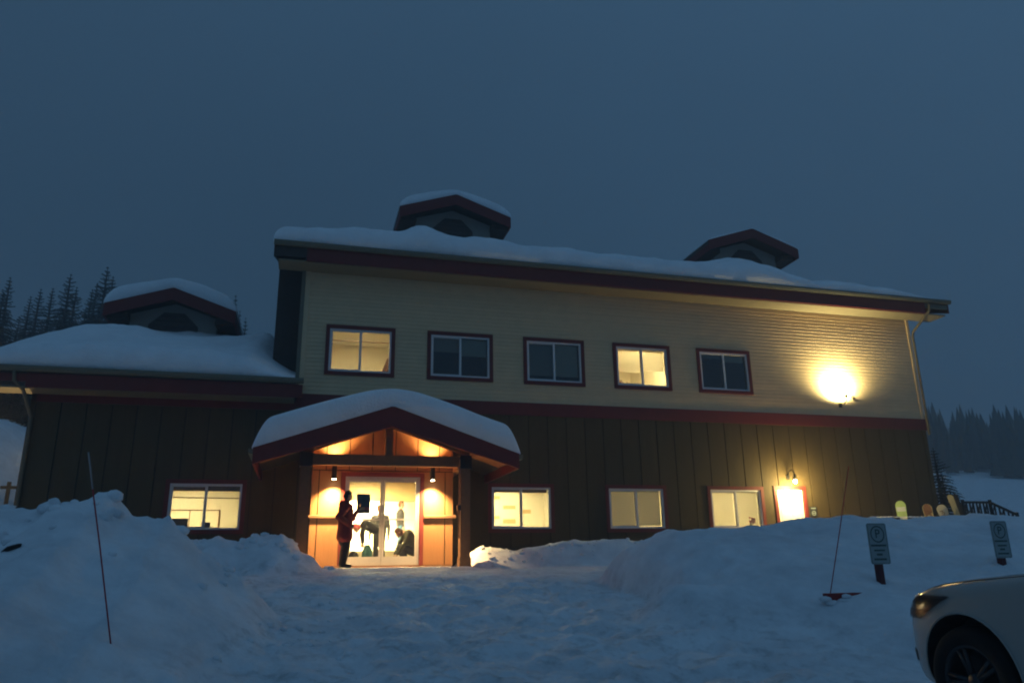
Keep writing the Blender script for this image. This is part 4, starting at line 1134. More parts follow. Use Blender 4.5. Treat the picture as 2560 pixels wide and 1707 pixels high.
# ------------------------------------------------------------------ trees
def spruce_meshes(seed, H=10.0, R=1.7, rows=34):
    rr = random.Random(seed)
    tr = MB().tube([(0, 0, -0.6), (0.03, 0.02, H * 0.5), (0, 0, H * 0.97)], [0.02 * H, 0.012 * H, 0.002 * H], 8)
    cr = MB()
    for i in range(rows):
        f = i / (rows - 1)
        z = H * (0.07 + 0.92 * f ** 0.93)
        rad = R * (1 - f) ** 0.85 * rr.uniform(0.8, 1.12) + 0.06
        n = max(5, int(11 * (1 - f) + 4))
        a0 = rr.random() * 6.28
        for k in range(n):
            a = a0 + 2 * PI * k / n + rr.uniform(-0.25, 0.25)
            L = rad * rr.uniform(0.6, 1.15)
            ca, sa = math.cos(a), math.sin(a)
            droop = -0.30 * L if f < 0.75 else 0.25 * L
            # a bough: a spine with side sprays of needles
            m = 5
            for j in range(m):
                s0, s1 = j / m, (j + 1) / m
                def pt(s_, off, dz): return (ca * L * s_ - sa * off, sa * L * s_ + ca * off, z + droop * s_ * s_ * 1.2 + dz)
                wv = 0.26 * L * (1 - s0 * 0.75) + 0.03
                for sd in (-1, 1):
                    cr.add([pt(s0, 0, 0.02), pt(s1, 0, 0.02), pt(min(1.1, s1 + 0.16), sd * wv * rr.uniform(0.5, 1.1), -0.06 - 0.10 * wv * rr.random())], [(0, 1, 2)])
                cr.add([pt(s0, 0, 0), pt(s1, 0, 0), pt((s0 + s1) / 2 + 0.05, rr.uniform(-0.03, 0.03), -0.16 * L * (1 - s0) - 0.04)], [(0, 1, 2)])
    cr.tube([(0, 0, H * 0.95), (0, 0, H)], [0.03, 0.005], 5)
    return tr.mesh('trunk', 'bark', True), cr.mesh('crown', 'spruce needles')
SPR = [spruce_meshes(1, 10, 1.5, 36), spruce_meshes(2, 10, 1.9, 34), spruce_meshes(3, 10, 1.25, 38)]
def spruce(x, y, z, h, k, rz, label, group, wide=1.0):
    t = empty('spruce_tree', (x, y, z), rz); s_ = h / 10.0
    t.scale = (s_ * wide, s_ * wide, s_)
    tag(t, label, 'tree', group)
    link('trunk', SPR[k][0], t); link('crown', SPR[k][1], t)
left = [(27, 692, 46, 0), (10, 730, 40, 1), (78, 740, 50, 2), (103, 721, 46, 0), (133, 719, 52, 2), (178, 684, 44, 1), (193, 716, 50, 0), (232, 722, 48, 2), (244, 706, 54, 0), (270, 666, 46, 1), (284, 690, 50, 2), (50, 790, 55, 1), (155, 760, 56, 1), (215, 770, 58, 1), (590, 736, 48, 2), (615, 792, 52, 2), (600, 775, 56, 0)]
for i, (u, v, Y, k) in enumerate(left):
    p = at(u, v, Y); zg = gz(p.x, p.y)
    lab = 'dark spruce in the row behind the snowy annex roof'
    lab = {(270, 666): 'tallest and broadest dark spruce, next to the annex cupola', (178, 684): 'broad dark spruce second in height among those behind the annex', (27, 692): 'slim tall dark spruce standing apart from the row behind the annex', (590, 736): 'slim spruce tip showing between the annex cupola and the main roof', (615, 792): 'small low spruce tip closest to the dark gable end of the main roof', (600, 775): 'half-hidden low spruce tip beside the annex cupola snow'}.get((u, v), lab)
    spruce(p.x, p.y, zg - 0.3, p.z - zg + 0.3, k, i * 1.3, lab, 'spruces behind the annex', 1.25 if u < 500 else 0.7)
# dense low spruces along the slope beside the annex
for i in range(9):
    x_ = -13.5 - 0.9 * i * 0.8 + random.uniform(-0.4, 0.4); y_ = 21 + random.uniform(-2, 3) + 0.6 * i
    spruce(x_, y_, gz(x_, y_) - 0.3, random.uniform(4, 6), i % 3, i * 2.1, 'dark spruce at the top of the snow slope beside the annex', 'spruces on the slope beside the annex', 1.3)
for i, (u, v, Y, k, w) in enumerate([(2332, 1118, 6.5, 1, 1.6), (2352, 1178, 7.0, 2, 1.7)]):
    p = at(u, v, Y); zg = gz(p.x, p.y)
    spruce(p.x, p.y, zg - 0.2, p.z - zg + 0.2, k, i, 'tall dark spruce close behind the lodge corner near the snowboards' if i == 0 else 'short dark spruce close behind the lodge corner near the deck railing', 'spruces at the lodge corner', w)

# far wood on the hills
mb = MB()
rr = random.Random(11)
pts_ = []
for i in range(4300):
    if i < 4300: az = math.radians(rr.uniform(34, 66)); d = 150 * (1 + 2.6 * rr.random() ** 1.2)
    else: az = math.radians(rr.uniform(-34, -16)); d = 75 * (1 + 4 * rr.random())
    x_, y_ = d * math.sin(az), -22 + d * math.cos(az)
    if y_ > 440 or (az > 0 and d < 160 and rr.random() < 0.5): continue
    pts_.append((x_, y_, d))
zz_ = ground_z(np.array([p[0] for p in pts_]), np.array([p[1] for p in pts_]))
for (x_, y_, d), z_ in zip(pts_, zz_):
    h = rr.uniform(5, 12); R = h * rr.uniform(0.13, 0.2); a0 = rr.random() * 6
    ns = 6
    for f0, f1, rf in ((0.05, 0.55, 1.0), (0.35, 0.80, 0.72), (0.6, 1.0, 0.42)):
        ring = []
        for k in range(ns):
            a = a0 + 2 * PI * k / ns; q = R * rf * rr.uniform(0.65, 1.2)
            ring.append((x_ + q * math.cos(a), y_ + q * math.sin(a), z_ + h * (f0 + rr.uniform(-0.03, 0.03))))
        mb.add(ring + [(x_, y_, z_ + h * f1)], [(k, (k + 1) % ns, ns) for k in range(ns)])
o = mb.build('far_wood', 'spruce needles'); tag(o, 'far dark conifer wood on the hazy hillside', 'wood', kind='stuff')

# red and pale lamps far down the snow field
for (u, v, Y, m, nm, lab) in ((2501, 1214, 75, 'red lamp', 'signal_lamp', 'tiny red signal lamp before the dark hillside wood'), (2545, 1252, 70, 'pale lamp', 'field_lamp', 'tiny pale lamp low on the far snow field')):
    mat('red lamp', (0.5, 0.02, 0.02), 0.5, 0, emit=(1.0, 0.05, 0.06), estr=1.1)
    mat('pale lamp', (0.6, 0.4, 0.3), 0.5, 0, emit=(1.0, 0.5, 0.36), estr=0.9)
    p = at(u, v, Y); zg = gz(p.x, p.y)
    t = wempty(nm, (p.x, p.y, zg)); tag(t, lab, 'lamp')
    MB().tube([(p.x, p.y, min(zg, p.z) - 0.5), (p.x, p.y, p.z)], 0.06, 8).build('post', 'black metal', t)
    MB().ball((p.x, p.y, p.z + 0.15), 0.30).build('globe', m, t, True)

# ------------------------------------------------------------------ people
def person(name, label, parts, loc, rz, voxel=0.010, group=None, smooth=4):
    """parts: (A, B, rA, rB, material) tapered limbs or (centre, radii, material) ellipsoids; one fused skin"""
    names = []
    b = MB()
    prim = []
    for p in parts:
        if len(p) == 5:
            A, B, ra, rb_, m = p; A, B = Vector(A), Vector(B)
            n = 14; d = B - A; L = max(d.length, 1e-4); ax = d / L
            prof = []
            for k in range(5): a = PI / 2 * k / 4; prof.append((max(ra * math.sin(a), 1e-4), -ra * math.cos(a)))
            for k in range(5): a = PI / 2 * k / 4; prof.append((max(rb_ * math.cos(a), 1e-4), L + rb_ * math.sin(a)))
            b.lathe(prof, A, ax, n)
            prim.append(('c', np.array(A), np.array(B), ra, rb_))
        else:
            c, r, m = p
            b.ball(c, r, 16); prim.append(('e', np.array(c, float), np.array(r, float)))
        if m not in names: names.append(m)
        prim[-1] = (*prim[-1], names.index(m))
    me = bpy.data.meshes.new('tmp'); me.from_pydata(b.v, [], b.f); me.update()
    bm = bmesh.new(); bm.from_mesh(me); bmesh.ops.remove_doubles(bm, verts=bm.verts, dist=0.0008); bmesh.ops.recalc_face_normals(bm, faces=bm.faces); bm.to_mesh(me); bm.free()
    tmp = bpy.data.objects.new('tmp', me); COL.objects.link(tmp)
    md = tmp.modifiers.new('r', 'REMESH'); md.mode = 'VOXEL'; md.voxel_size = voxel
    ms = tmp.modifiers.new('s', 'SMOOTH'); ms.factor = 0.5; ms.iterations = smooth
    dg = bpy.context.evaluated_depsgraph_get()
    out = bpy.data.meshes.new_from_object(tmp.evaluated_get(dg))
    bpy.data.objects.remove(tmp)
    out.name = name
    nf = len(out.polygons); cen = np.zeros(nf * 3); out.polygons.foreach_get('center', cen); cen = cen.reshape(-1, 3)
    best = np.full(nf, 1e9); idx = np.zeros(nf, int)
    for p in prim:
        if p[0] == 'c':
            A, B, ra, rb_ = p[1:5]; d = B - A; L2 = max(d @ d, 1e-8)
            t_ = np.clip(((cen - A) @ d) / L2, 0, 1); dist = np.linalg.norm(cen - A - t_[:, None] * d, axis=1) - (ra + (rb_ - ra) * t_)
        else:
            c, r = p[1], p[2]; q = (cen - c) / r; l = np.linalg.norm(q, axis=1); dist = (l - 1) * r.min()
        up = dist < best - 1e-6
        best[up] = dist[up]; idx[up] = p[-1]
    for m in names: out.materials.append(MATS[m])
    out.polygons.foreach_set('material_index', idx.tolist())
    out.polygons.foreach_set('use_smooth', [True] * nf)
    o = link(name, out); o.location = loc; o.rotation_euler = (0, 0, rz)
    tag(o, label, 'person', group)
    return o
def hand(wrist, d, nrm, m='skin', s=1.0, curl=0.6):
    """palm and five fingers; d = direction of the hand, nrm = back of the hand"""
    w, d, n_ = Vector(wrist), Vector(d).normalized(), Vector(nrm).normalized(); sd = d.cross(n_).normalized()
    out = [(w, w + d * 0.075 * s, 0.024 * s, 0.03 * s, m), (w + d * 0.06 * s + sd * 0.02 * s, w + d * 0.07 * s - sd * 0.02 * s, 0.02 * s, 0.02 * s, m)]
    for k, L in enumerate((0.065, 0.075, 0.07, 0.055)):
        b0 = w + d * 0.085 * s + sd * (0.030 - 0.02 * k) * s
        d1 = (d * math.cos(curl) - n_ * math.sin(curl)); d2 = (d * math.cos(curl * 2.2) - n_ * math.sin(curl * 2.2))
        m1 = b0 + d1 * L * 0.55 * s; out += [(b0, m1, 0.0095 * s, 0.009 * s, m), (m1, m1 + d2 * L * 0.5 * s, 0.009 * s, 0.0075 * s, m)]
    t0 = w + d * 0.03 * s + sd * 0.025 * s; t1 = t0 + (d * 0.6 + sd * 0.7 - n_ * 0.3).normalized() * 0.04 * s
    out += [(t0, t1, 0.012 * s, 0.010 * s, m), (t1, t1 + (d - n_ * 0.4).normalized() * 0.03 * s, 0.010 * s, 0.008 * s, m)]
    return out
def head(c, fwd, hair, up=(0, 0, 1), s=1.0):
    c, f, u = Vector(c), Vector(fwd).normalized(), Vector(up).normalized(); f = (f - u * f.dot(u)).normalized(); l_ = u.cross(f)
    P_ = lambda x_, y_, z_: c + (f * x_ + l_ * y_ + u * z_) * s
    return [(P_(0.0, 0, 0.02), P_(0.02, 0, -0.04), 0.085 * s, 0.07 * s, 'skin'), (P_(0.05, 0, -0.05), P_(0.06, 0, -0.085), 0.045 * s, 0.032 * s, 'skin'),
            (P_(0.09, 0, 0.01), P_(0.107, 0, -0.025), 0.010 * s, 0.014 * s, 'skin'), (P_(0.082, -0.02, -0.06), P_(0.082, 0.02, -0.06), 0.010 * s, 0.010 * s, 'skin'),
            (P_(0.075, -0.035, 0.028), P_(0.075, 0.035, 0.028), 0.014 * s, 0.014 * s, 'skin'),
            (P_(0.0, 0.082, -0.005), P_(-0.008, 0.084, -0.03), 0.014 * s, 0.01 * s, 'skin'), (P_(0.0, -0.082, -0.005), P_(-0.008, -0.084, -0.03), 0.014 * s, 0.01 * s, 'skin'),
            (P_(-0.005, 0, 0.055), P_(-0.045, 0, 0.0), 0.088 * s, 0.078 * s, hair), (P_(0.05, 0, 0.085), P_(-0.03, 0, 0.06), 0.04 * s, 0.07 * s, hair), (P_(-0.05, 0, 0.0), P_(-0.05, 0, -0.05), 0.07 * s, 0.05 * s, hair)]
def leg(h, k, a, toe, m, boot, r=(0.10, 0.072, 0.055)):
    h, k, a, toe = map(Vector, (h, k, a, toe))
    return [(h, k, r[0], r[1], m), (k, k + (a - k) * 0.45, r[1], r[1] * 0.98, m), (k + (a - k) * 0.4, a, r[1] * 0.98, r[2] + 0.012, m),
            (a + (k - a) * 0.25, a, r[2] + 0.014, r[2] + 0.008, boot), (a + Vector((0, 0, -0.03)), toe, 0.05, 0.04, boot), (a + Vector((-0.02, 0, -0.045)), toe - Vector((0.02, 0, 0.005)), 0.042, 0.036, boot)]

# the person waiting outside, in profile, phone in hand
A_ = []
A_ += leg((0.0, 0.09, 0.86), (0.03, 0.10, 0.48), (-0.03, 0.105, 0.09), (0.15, 0.12, 0.045), 'black cloth', 'boot', (0.13, 0.10, 0.07))
A_ += leg((0.0, -0.09, 0.86), (0.02, -0.10, 0.48), (-0.05, -0.105, 0.09), (0.13, -0.13, 0.045), 'black cloth', 'boot', (0.13, 0.10, 0.07))
A_ += [((0.0, 0.085, 0.66), (0.0, 0.085, 0.60), 0.135, 0.125, 'black cloth'), ((0.0, -0.085, 0.66), (0.0, -0.085, 0.60), 0.135, 0.125, 'black cloth')]
for sd in (-1, 1):
    A_ += [((-0.01, sd * 0.085, 1.36), (0.0, sd * 0.08, 1.05), 0.165, 0.16, 'red coat'), ((0.0, sd * 0.08, 1.05), (-0.01, sd * 0.095, 0.72), 0.16, 0.18, 'red coat')]
A_ += [((0, 0.13, 1.41), (0, -0.13, 1.41), 0.10, 0.10, 'red coat'), ((-0.02, 0, 1.44), (0.0, 0, 1.50), 0.10, 0.075, 'red coat'), ((-0.09, 0, 1.47), (-0.11, 0, 1.38), 0.085, 0.07, 'red coat'), ((0.01, 0, 1.48), (0.02, 0, 1.57), 0.056, 0.052, 'skin')]
A_ += head((0.035, 0, 1.645), (1, 0.12, -0.10), 'dark hair')
A_ += [((-0.01, -0.20, 1.40), (-0.21, -0.275, 1.15), 0.095, 0.08, 'red coat'), ((-0.21, -0.275, 1.15), (0.04, -0.255, 0.985), 0.078, 0.062, 'red coat')]
A_ += hand((0.045, -0.25, 0.98), (0.9, 0.3, -0.4), (0, -1, 0), 'black cloth', 1.05, 0.5)
A_ += [((0.02, 0.20, 1.40), (0.20, 0.235, 1.14), 0.080, 0.068, 'red coat'), ((0.20, 0.235, 1.14), (0.27, 0.12, 1.30), 0.066, 0.050, 'red coat')]
A_ += hand((0.275, 0.11, 1.315), (0.35, -0.25, 0.8), (0.8, 0.4, -0.2), 'black cloth', 1.05, 0.45)
pA = at(859, 1414, -3.25)
person('person', 'person in a long dark red coat standing in profile outside the entrance doors', A_, (pA.x, -3.25, -0.035), 0.10, 0.0085)
ph = MB().box(-0.004, 0.004, -0.036, 0.036, -0.07, 0.07).build('phone', 'black plastic'); ph.location = (pA.x + 0.325, -3.25 + 0.10, 1.375); ph.rotation_euler = (0, 0.35, 0.3)
tag(ph, 'small black phone held by the person in the red coat', 'phone')

def z4(x, y): return 760 + x * .19773, 1130 + y * .19773
def upright(coat, trous, hair, s=1.0, arms=True, face=1):
    q = []
    q += leg((0, 0.09, 0.90), (0.02, 0.10, 0.50), (-0.02, 0.11, 0.09), (0.15, 0.13, 0.045), trous, 'boot')
    q += leg((0, -0.09, 0.90), (0.02, -0.10, 0.50), (-0.02, -0.11, 0.09), (0.15, -0.13, 0.045), trous, 'boot')
    q += [((0, 0.07, 0.95), (0, 0.08, 1.34), 0.125, 0.125, coat), ((0, -0.07, 0.95), (0, -0.08, 1.34), 0.125, 0.125, coat), ((0, 0.14, 1.42), (0, -0.14, 1.42), 0.075, 0.075, coat), ((0, 0, 1.45), (0.02, 0, 1.57), 0.06, 0.054, 'skin')]
    q += head((0.03, 0, 1.66), (1, 0, 0), hair)
    for sd in (-1, 1):
        q += [((0, sd * 0.20, 1.42), (-0.03, sd * 0.27, 1.14), 0.065, 0.052, coat), ((-0.03, sd * 0.27, 1.14), (0.06, sd * 0.28, 0.90), 0.05, 0.04, coat)]
        q += hand((0.07, sd * 0.28, 0.87), (0.15, 0, -1), (0, sd, 0), 'skin', 1.05, 0.35)
    return q
u, v = z4(955, 1000); p = at(u, v, 1.7)
person('person', 'person in a grey top standing upright behind the door mullion', upright('grey cloth', 'dark trousers', 'brown hair'), (p.x, 1.7, 0.0), -1.75, 0.012, 'people inside the lobby')
u, v = z4(1212, 1000); p = at(u, v, 6.2)
person('person', 'slim person in dark top and blue trousers far inside the lobby', upright('black cloth', 'blue cloth', 'brown hair'), (p.x, 6.2, 0.48), 0.1, 0.014, 'people inside the lobby')
# bent over, head low, facing -x (towards the red coat)
C_ = []
C_ += leg((0.0, 0.10, 0.88), (0.07, 0.11, 0.48), (-0.04, 0.12, 0.09), (0.14, 0.14, 0.045), 'dark trousers', 'boot')
C_ += leg((0.0, -0.10, 0.88), (0.05, -0.11, 0.48), (-0.06, -0.12, 0.09), (0.12, -0.14, 0.045), 'dark trousers', 'boot')
for sd in (-1, 1):
    C_ += [((-0.02, sd * 0.07, 0.95), (0.36, sd * 0.08, 1.14), 0.135, 0.135, 'black cloth')]
C_ += [((0.40, 0.15, 1.15), (0.40, -0.15, 1.15), 0.085, 0.085, 'black cloth'), ((0.44, 0, 1.13), (0.54, 0, 1.08), 0.058, 0.055, 'skin')]
C_ += head((0.61, 0, 1.04), (0.75, 0, -0.7), 'pink cloth', (0.7, 0, 0.7))
for sd in (-1, 1):
    C_ += [((0.40, sd * 0.20, 1.12), (0.44, sd * 0.25, 0.86), 0.065, 0.055, 'black cloth'), ((0.44, sd * 0.25, 0.86), (0.42, sd * 0.22, 0.66), 0.052, 0.042, 'black cloth')]
    C_ += hand((0.42, sd * 0.22, 0.63), (0, 0, -1), (0, sd, 0), 'skin', 1.0, 0.7)
u, v = z4(925, 1300); p = at(u, v, 0.4)
person('person', 'person in black with a pink hat bending over inside the doors', C_, (p.x, 0.4, 0.0), PI, 0.011, 'people inside the lobby')
# crouching, fastening boots, facing -x
D_ = []
D_ += leg((0.0, 0.12, 0.34), (0.40, 0.16, 0.50), (0.26, 0.15, 0.09), (0.44, 0.17, 0.045), 'dark trousers', 'boot')
D_ += leg((0.0, -0.12, 0.34), (0.38, -0.16, 0.46), (0.22, -0.15, 0.09), (0.40, -0.17, 0.045), 'dark trousers', 'boot')
for sd in (-1, 1): D_ += [((-0.02, sd * 0.08, 0.38), (0.20, sd * 0.09, 0.80), 0.15, 0.145, 'olive cloth')]
D_ += [((0.24, 0.15, 0.84), (0.24, -0.15, 0.84), 0.085, 0.085, 'olive cloth'), ((0.30, 0, 0.86), (0.38, 0, 0.86), 0.058, 0.055, 'skin')]
D_ += head((0.45, 0, 0.86), (0.8, 0, -0.6), 'brown hair', (0.6, 0, 0.8))
for sd in (-1, 1):
    D_ += [((0.24, sd * 0.20, 0.82), (0.36, sd * 0.27, 0.56), 0.068, 0.056, 'olive cloth'), ((0.36, sd * 0.27, 0.56), (0.50, sd * 0.14, 0.32), 0.052, 0.042, 'olive cloth')]
    D_ += hand((0.51, sd * 0.13, 0.30), (0.2, -sd * 0.3, -1), (0.9, 0, 0.3), 'skin', 1.0, 0.6)
u, v = z4(1395, 1300); p = at(u, v, -0.7)
person('person', 'person in an olive jacket crouching over boots inside the doors', D_, (p.x, -0.7, 0.0), PI + 0.15, 0.011, 'people inside the lobby')
# teal bag held by the bending person, backpack on the floor
u, v = z4(800, 1180); p = at(u, v, 0.25)
t = wempty('teal_bag', (p.x, 0.2, 0.1)); tag(t, 'teal cloth bag hanging from the hand of the bending person', 'bag')
MB().lathe([(0.02, 0.0), (0.13, 0.02), (0.155, 0.12), (0.14, 0.30), (0.08, 0.44), (0.05, 0.47)], (p.x, 0.2, 0.10), n=14).build('body', 'teal cloth', t, True)
MB().tube([(p.x - 0.05, 0.2, 0.55), (p.x - 0.03, 0.2, 0.64), (p.x + 0.03, 0.2, 0.64), (p.x + 0.05, 0.2, 0.55)], 0.01, 8).build('strap', 'teal cloth', t, True)
u, v = z4(625, 1290); p = at(u, v, -0.9)
t = wempty('backpack', (p.x, -0.9, 0.0)); tag(t, 'dark backpack on the floor inside the doors', 'bag')
MB().lathe([(0.02, 0.0), (0.13, 0.01), (0.15, 0.10), (0.14, 0.25), (0.09, 0.36), (0.02, 0.39)], (p.x, -0.9, 0.0), n=14).build('body', 'black cloth', t, True)
MB().tube([(p.x, -1.02, 0.32), (p.x, -1.06, 0.22), (p.x, -1.03, 0.06)], 0.018, 8).build('strap', 'black plastic', t, True)
MB().box(p.x - 0.08, p.x + 0.08, -1.07, -1.01, 0.05, 0.18).build('pocket', 'black cloth', t)

# notices on the door glass
def on_door(x0, y0, x1, y1):
    a, c = at(*z4(x0, y0), VY), at(*z4(x1, y1), VY); return a.x, c.x, c.z, a.z
mat('poster dark', (0.02, 0.025, 0.035), 0.5, 0.1); mat('poster red', (0.5, 0.08, 0.05), 0.5, 0.1); mat('poster tan', (0.5, 0.38, 0.12), 0.5, 0.1)
x0, x1, z0, z1 = on_door(672, 525, 832, 775)
t = wempty('door_poster', (x0, VY + 0.03, z0)); tag(t, 'dark poster with a yellow and red stripe on the glass door', 'poster')
zs0, zs1 = on_door(680, 690, 832, 728)[2:]
MB().box(x0, x1, VY + 0.029, VY + 0.031, zs1, z1).build('sheet', 'poster dark', t)
MB().box(x0, x0 + (x1 - x0) * 0.6, VY + 0.029, VY + 0.031, zs0, zs1).build('yellow_stripe', 'poster tan', t)
MB().box(x0 + (x1 - x0) * 0.6, x1, VY + 0.029, VY + 0.031, zs0, zs1).build('red_stripe', 'poster red', t)
MB().box(x0, x1, VY + 0.029, VY + 0.031, z0, zs0).build('lower_sheet', 'poster dark', t)
x0, x1, z0, z1 = on_door(570, 338, 726, 374)
o = MB().box(x0, x1, VY + 0.05, VY + 0.11, z0, z1).build('door_closer', 'black metal'); tag(o, 'dark door closer box at the top of the glass door', 'closer')
MB().tube([((x0 + x1) / 2, VY + 0.08, z0 + 0.01), ((x0 + x1) / 2 + 0.2, VY + 0.16, z0 + 0.02), (x1 + 0.02, VY + 0.09, z1)], 0.012, 6).build('arm', 'black metal', o)

# ------------------------------------------------------------------ things in the rooms
def z7(x, y): return 1160 + x * .34014, 1000 + y * .34014
for i, (x0, y0, x1, y1, lab) in enumerate([(205, 703, 265, 728, 'upper paper at the window side'), (288, 773, 380, 800, 'middle paper'), (288, 872, 380, 905, 'lower paper'), (205, 850, 262, 872, 'lower paper at the window side'), (430, 803, 492, 832, 'paper behind the sliding sash')]):
    a, c = at(*z7(x0, y0), 3.38), at(*z7(x1, y1), 3.38)
    o = MB().box(a.x, c.x, 3.385, 3.395, c.z, a.z).build('wall_paper_sheet', 'tan wall'); tag(o, 'tan ' + lab + ' pinned on the wall of the brightest room', 'paper', 'papers in the bright room')
def z2(x, y): return x * .3871, 1100 + y * .3871
# office: whiteboard frame, desk, monitor
a, c = at(*z2(1095, 447), 4.3), at(*z2(1402, 585), 4.3)
t = wempty('whiteboard', (a.x, 4.3, 1.0)); tag(t, 'thin-framed whiteboard on the office wall behind the annex window', 'whiteboard')
MB().box(a.x, c.x, 4.37, 4.385, c.z - 0.3, a.z).build('surface', 'room wall', t)
for bx_ in ((a.x, c.x, a.z - 0.03, a.z), (a.x, c.x, c.z - 0.33, c.z - 0.3), (a.x - 0.03, a.x, c.z - 0.33, a.z), (c.x, c.x + 0.03, c.z - 0.33, a.z), (a.x + (c.x - a.x) * 0.4, a.x + (c.x - a.x) * 0.4 + 0.025, c.z - 0.3, a.z - 0.03)):
    MB().box(bx_[0], bx_[1], 4.345, 4.37, bx_[2], bx_[3]).build('frame', 'timber', t)
t = wempty('office_desk', (-3.4, 1.2, 0.0)); tag(t, 'office desk behind the annex window', 'desk')
MB().box(-4.6, -1.9, 0.7, 1.5, 0.93, 0.97).build('top', 'timber', t)
for xx in (-4.55, -1.95):
    for yy in (0.74, 1.46): MB().box(xx - 0.03, xx + 0.03, yy - 0.03, yy + 0.03, 0.0, 0.93).build('leg', 'timber', t)
for u0, v0, u1, v1, lab in ((1105, 505, 1210, 560, 'black monitor on the office desk'), (1300, 530, 1355, 560, 'small black box on the office desk')):
    a, c = at(*z2(u0, v0), 1.1), at(*z2(u1, v1), 1.1)
    t = wempty('monitor' if u0 == 1105 else 'desk_box', (a.x, 1.1, 0.97)); tag(t, lab, 'monitor' if u0 == 1105 else 'box')
    MB().box(a.x, c.x, 1.08, 1.12, 1.02, max(a.z, 1.12)).build('screen', 'black plastic', t); MB().box((a.x + c.x) / 2 - 0.05, (a.x + c.x) / 2 + 0.05, 1.05, 1.18, 0.968, 1.03).build('foot', 'black plastic', t)
MB().tube([at(*z2(1105, 368), 0.35), at(*z2(1552, 375), 0.35)], 0.014, 8).build('curtain_rod', 'timber', lodge)
MB().box(-3.40, -1.62, 0.21, 0.26, 2.02, 2.16).build('roller_blind', 'timber', lodge)
MB().box(5.40, 7.14, 0.21, 0.26, 2.06, 2.16).build('roller_blind', 'timber', lodge)
# upstairs: bar across the window, floor lamp, bags on the sill
MB().tube([(0.50, 0.35, 6.52), (2.28, 0.35, 6.52)], 0.016, 8).build('curtain_rod', 'timber', lodge)
t = wempty('folded_chart', (2.15, 0.32, 5.5)); tag(t, 'dark folded chart leaning in the lit upstairs window above the porch', 'chart')
MB().prism([(2.02, 5.47), (2.24, 5.47), (2.26, 6.05), (2.20, 6.0)], 'y', 0.28, 0.31).build('sheet', 'timber', t)
MB().box(1.98, 2.24, 0.25, 0.36, 5.47, 5.52).build('foot', 'timber', t)
for x_, m, lab, h in ((9.66, 'pink cloth', 'red bag on the sill of the lit upstairs window', 0.20), (9.86, 'timber', 'brown bag on the sill of the lit upstairs window', 0.24), (10.06, 'black cloth', 'dark bag on the sill of the lit upstairs window', 0.17)):
    t = wempty('sill_bag', (x_, 0.35, 5.47)); tag(t, lab, 'bag')
    MB().lathe([(0.01, 0), (0.09, 0.01), (0.10, 0.08), (0.08, h * 0.8), (0.03, h)], (x_, 0.36, 5.47), n=12).build('body', m, t, True)
    MB().tube([(x_ - 0.04, 0.36, 5.47 + h - 0.02), (x_, 0.36, 5.47 + h + 0.05), (x_ + 0.04, 0.36, 5.47 + h - 0.02)], 0.008, 6).build('strap', m, t, True)
# red flowers in the pale-blind window
t = wempty('flower_pot', (14.08, -0.06, 1.05)); tag(t, 'red flowers in a pot at the corner of the pale-blind window', 'flowers')
MB().lathe([(0.0, 0), (0.04, 0), (0.055, 0.08), (0.0, 0.08)], (13.98, 0.098, 1.045), n=12).build('pot', 'board tan', t)
b = MB(); rr = random.Random(8)
for k in range(16): b.ball((14.02 + rr.uniform(-0.09, 0.12), 0.10 + rr.uniform(-0.003, 0.003), 1.15 + rr.uniform(0, 0.17)), (0.035, 0.012, 0.035), 8)
b.build('blooms', 'pink cloth', t, True)

# ------------------------------------------------------------------ parked car
car = empty('parked_car', (5.23, -17.53, -1.15), PI / 2)
tag(car, 'pale grey car parked nose-in towards the snow bank with the signs', 'car')
st = [  # x, half width, top z, bottom z
    (0.84, 0.28, 0.64, 0.34), (0.81, 0.48, 0.76, 0.27), (0.72, 0.65, 0.84, 0.24), (0.58, 0.775, 0.90, 0.23), (0.40, 0.855, 0.95, 0.22), (0.2, 0.895, 0.985, 0.21), (-0.1, 0.905, 1.015, 0.20),
    (-0.5, 0.905, 1.05, 0.20), (-0.9, 0.905, 1.075, 0.20), (-1.6, 0.91, 1.09, 0.20), (-2.4, 0.91, 1.10, 0.20), (-3.0, 0.895, 1.10, 0.22), (-3.4, 0.85, 1.08, 0.25), (-3.6, 0.74, 1.0, 0.30), (-3.66, 0.5, 0.9, 0.36)]
b = MB(); rings = []
for x_, w, zt_, zb_ in st:
    half = [(0.0, zb_), (0.80 * w, zb_), (0.95 * w, zb_ + 0.07), (0.995 * w, zb_ + 0.2), (1.0 * w, 0.58 * zt_ + 0.42 * zb_), (0.985 * w, zt_ - 0.20 * (zt_ - zb_)), (0.94 * w, zt_ - 0.07 * (zt_ - zb_)), (0.84 * w, zt_), (0.45 * w, zt_ + 0.02), (0, zt_ + 0.03)]
    ring = [(x_, y_, z_) for y_, z_ in half] + [(x_, -y_, z_) for y_, z_ in half[-2:0:-1]]
    rings.append(ring)
n = len(rings[0]); vs = [p for r in rings for p in r]; fs = [tuple(range(n)), tuple(range((len(rings) - 1) * n, len(rings) * n))[::-1]]
for i in range(len(rings) - 1):
    for k in range(n): fs.append((i * n + k, i * n + (k + 1) % n, (i + 1) * n + (k + 1) % n, (i + 1) * n + k))
b.add(vs, fs)
me = b.mesh('tmpcar', ['car paint', 'car trim'])
tmp = bpy.data.objects.new('tmpcar', me); COL.objects.link(tmp)
ss = tmp.modifiers.new('s', 'SUBSURF'); ss.levels = 2; ss.render_levels = 2
cut = MB()
for xw in (0.0, -2.70):
    for s_ in (1, -1):
        cut.lathe([(1e-4, 0.0), (0.405, 0.0), (0.405, 0.42), (1e-4, 0.42)], (xw, s_ * 0.62, 0.375), (0, s_, 0), 40)
cme = cut.mesh('tmpcut', ['car trim'])
cob = bpy.data.objects.new('tmpcut', cme); COL.objects.link(cob)
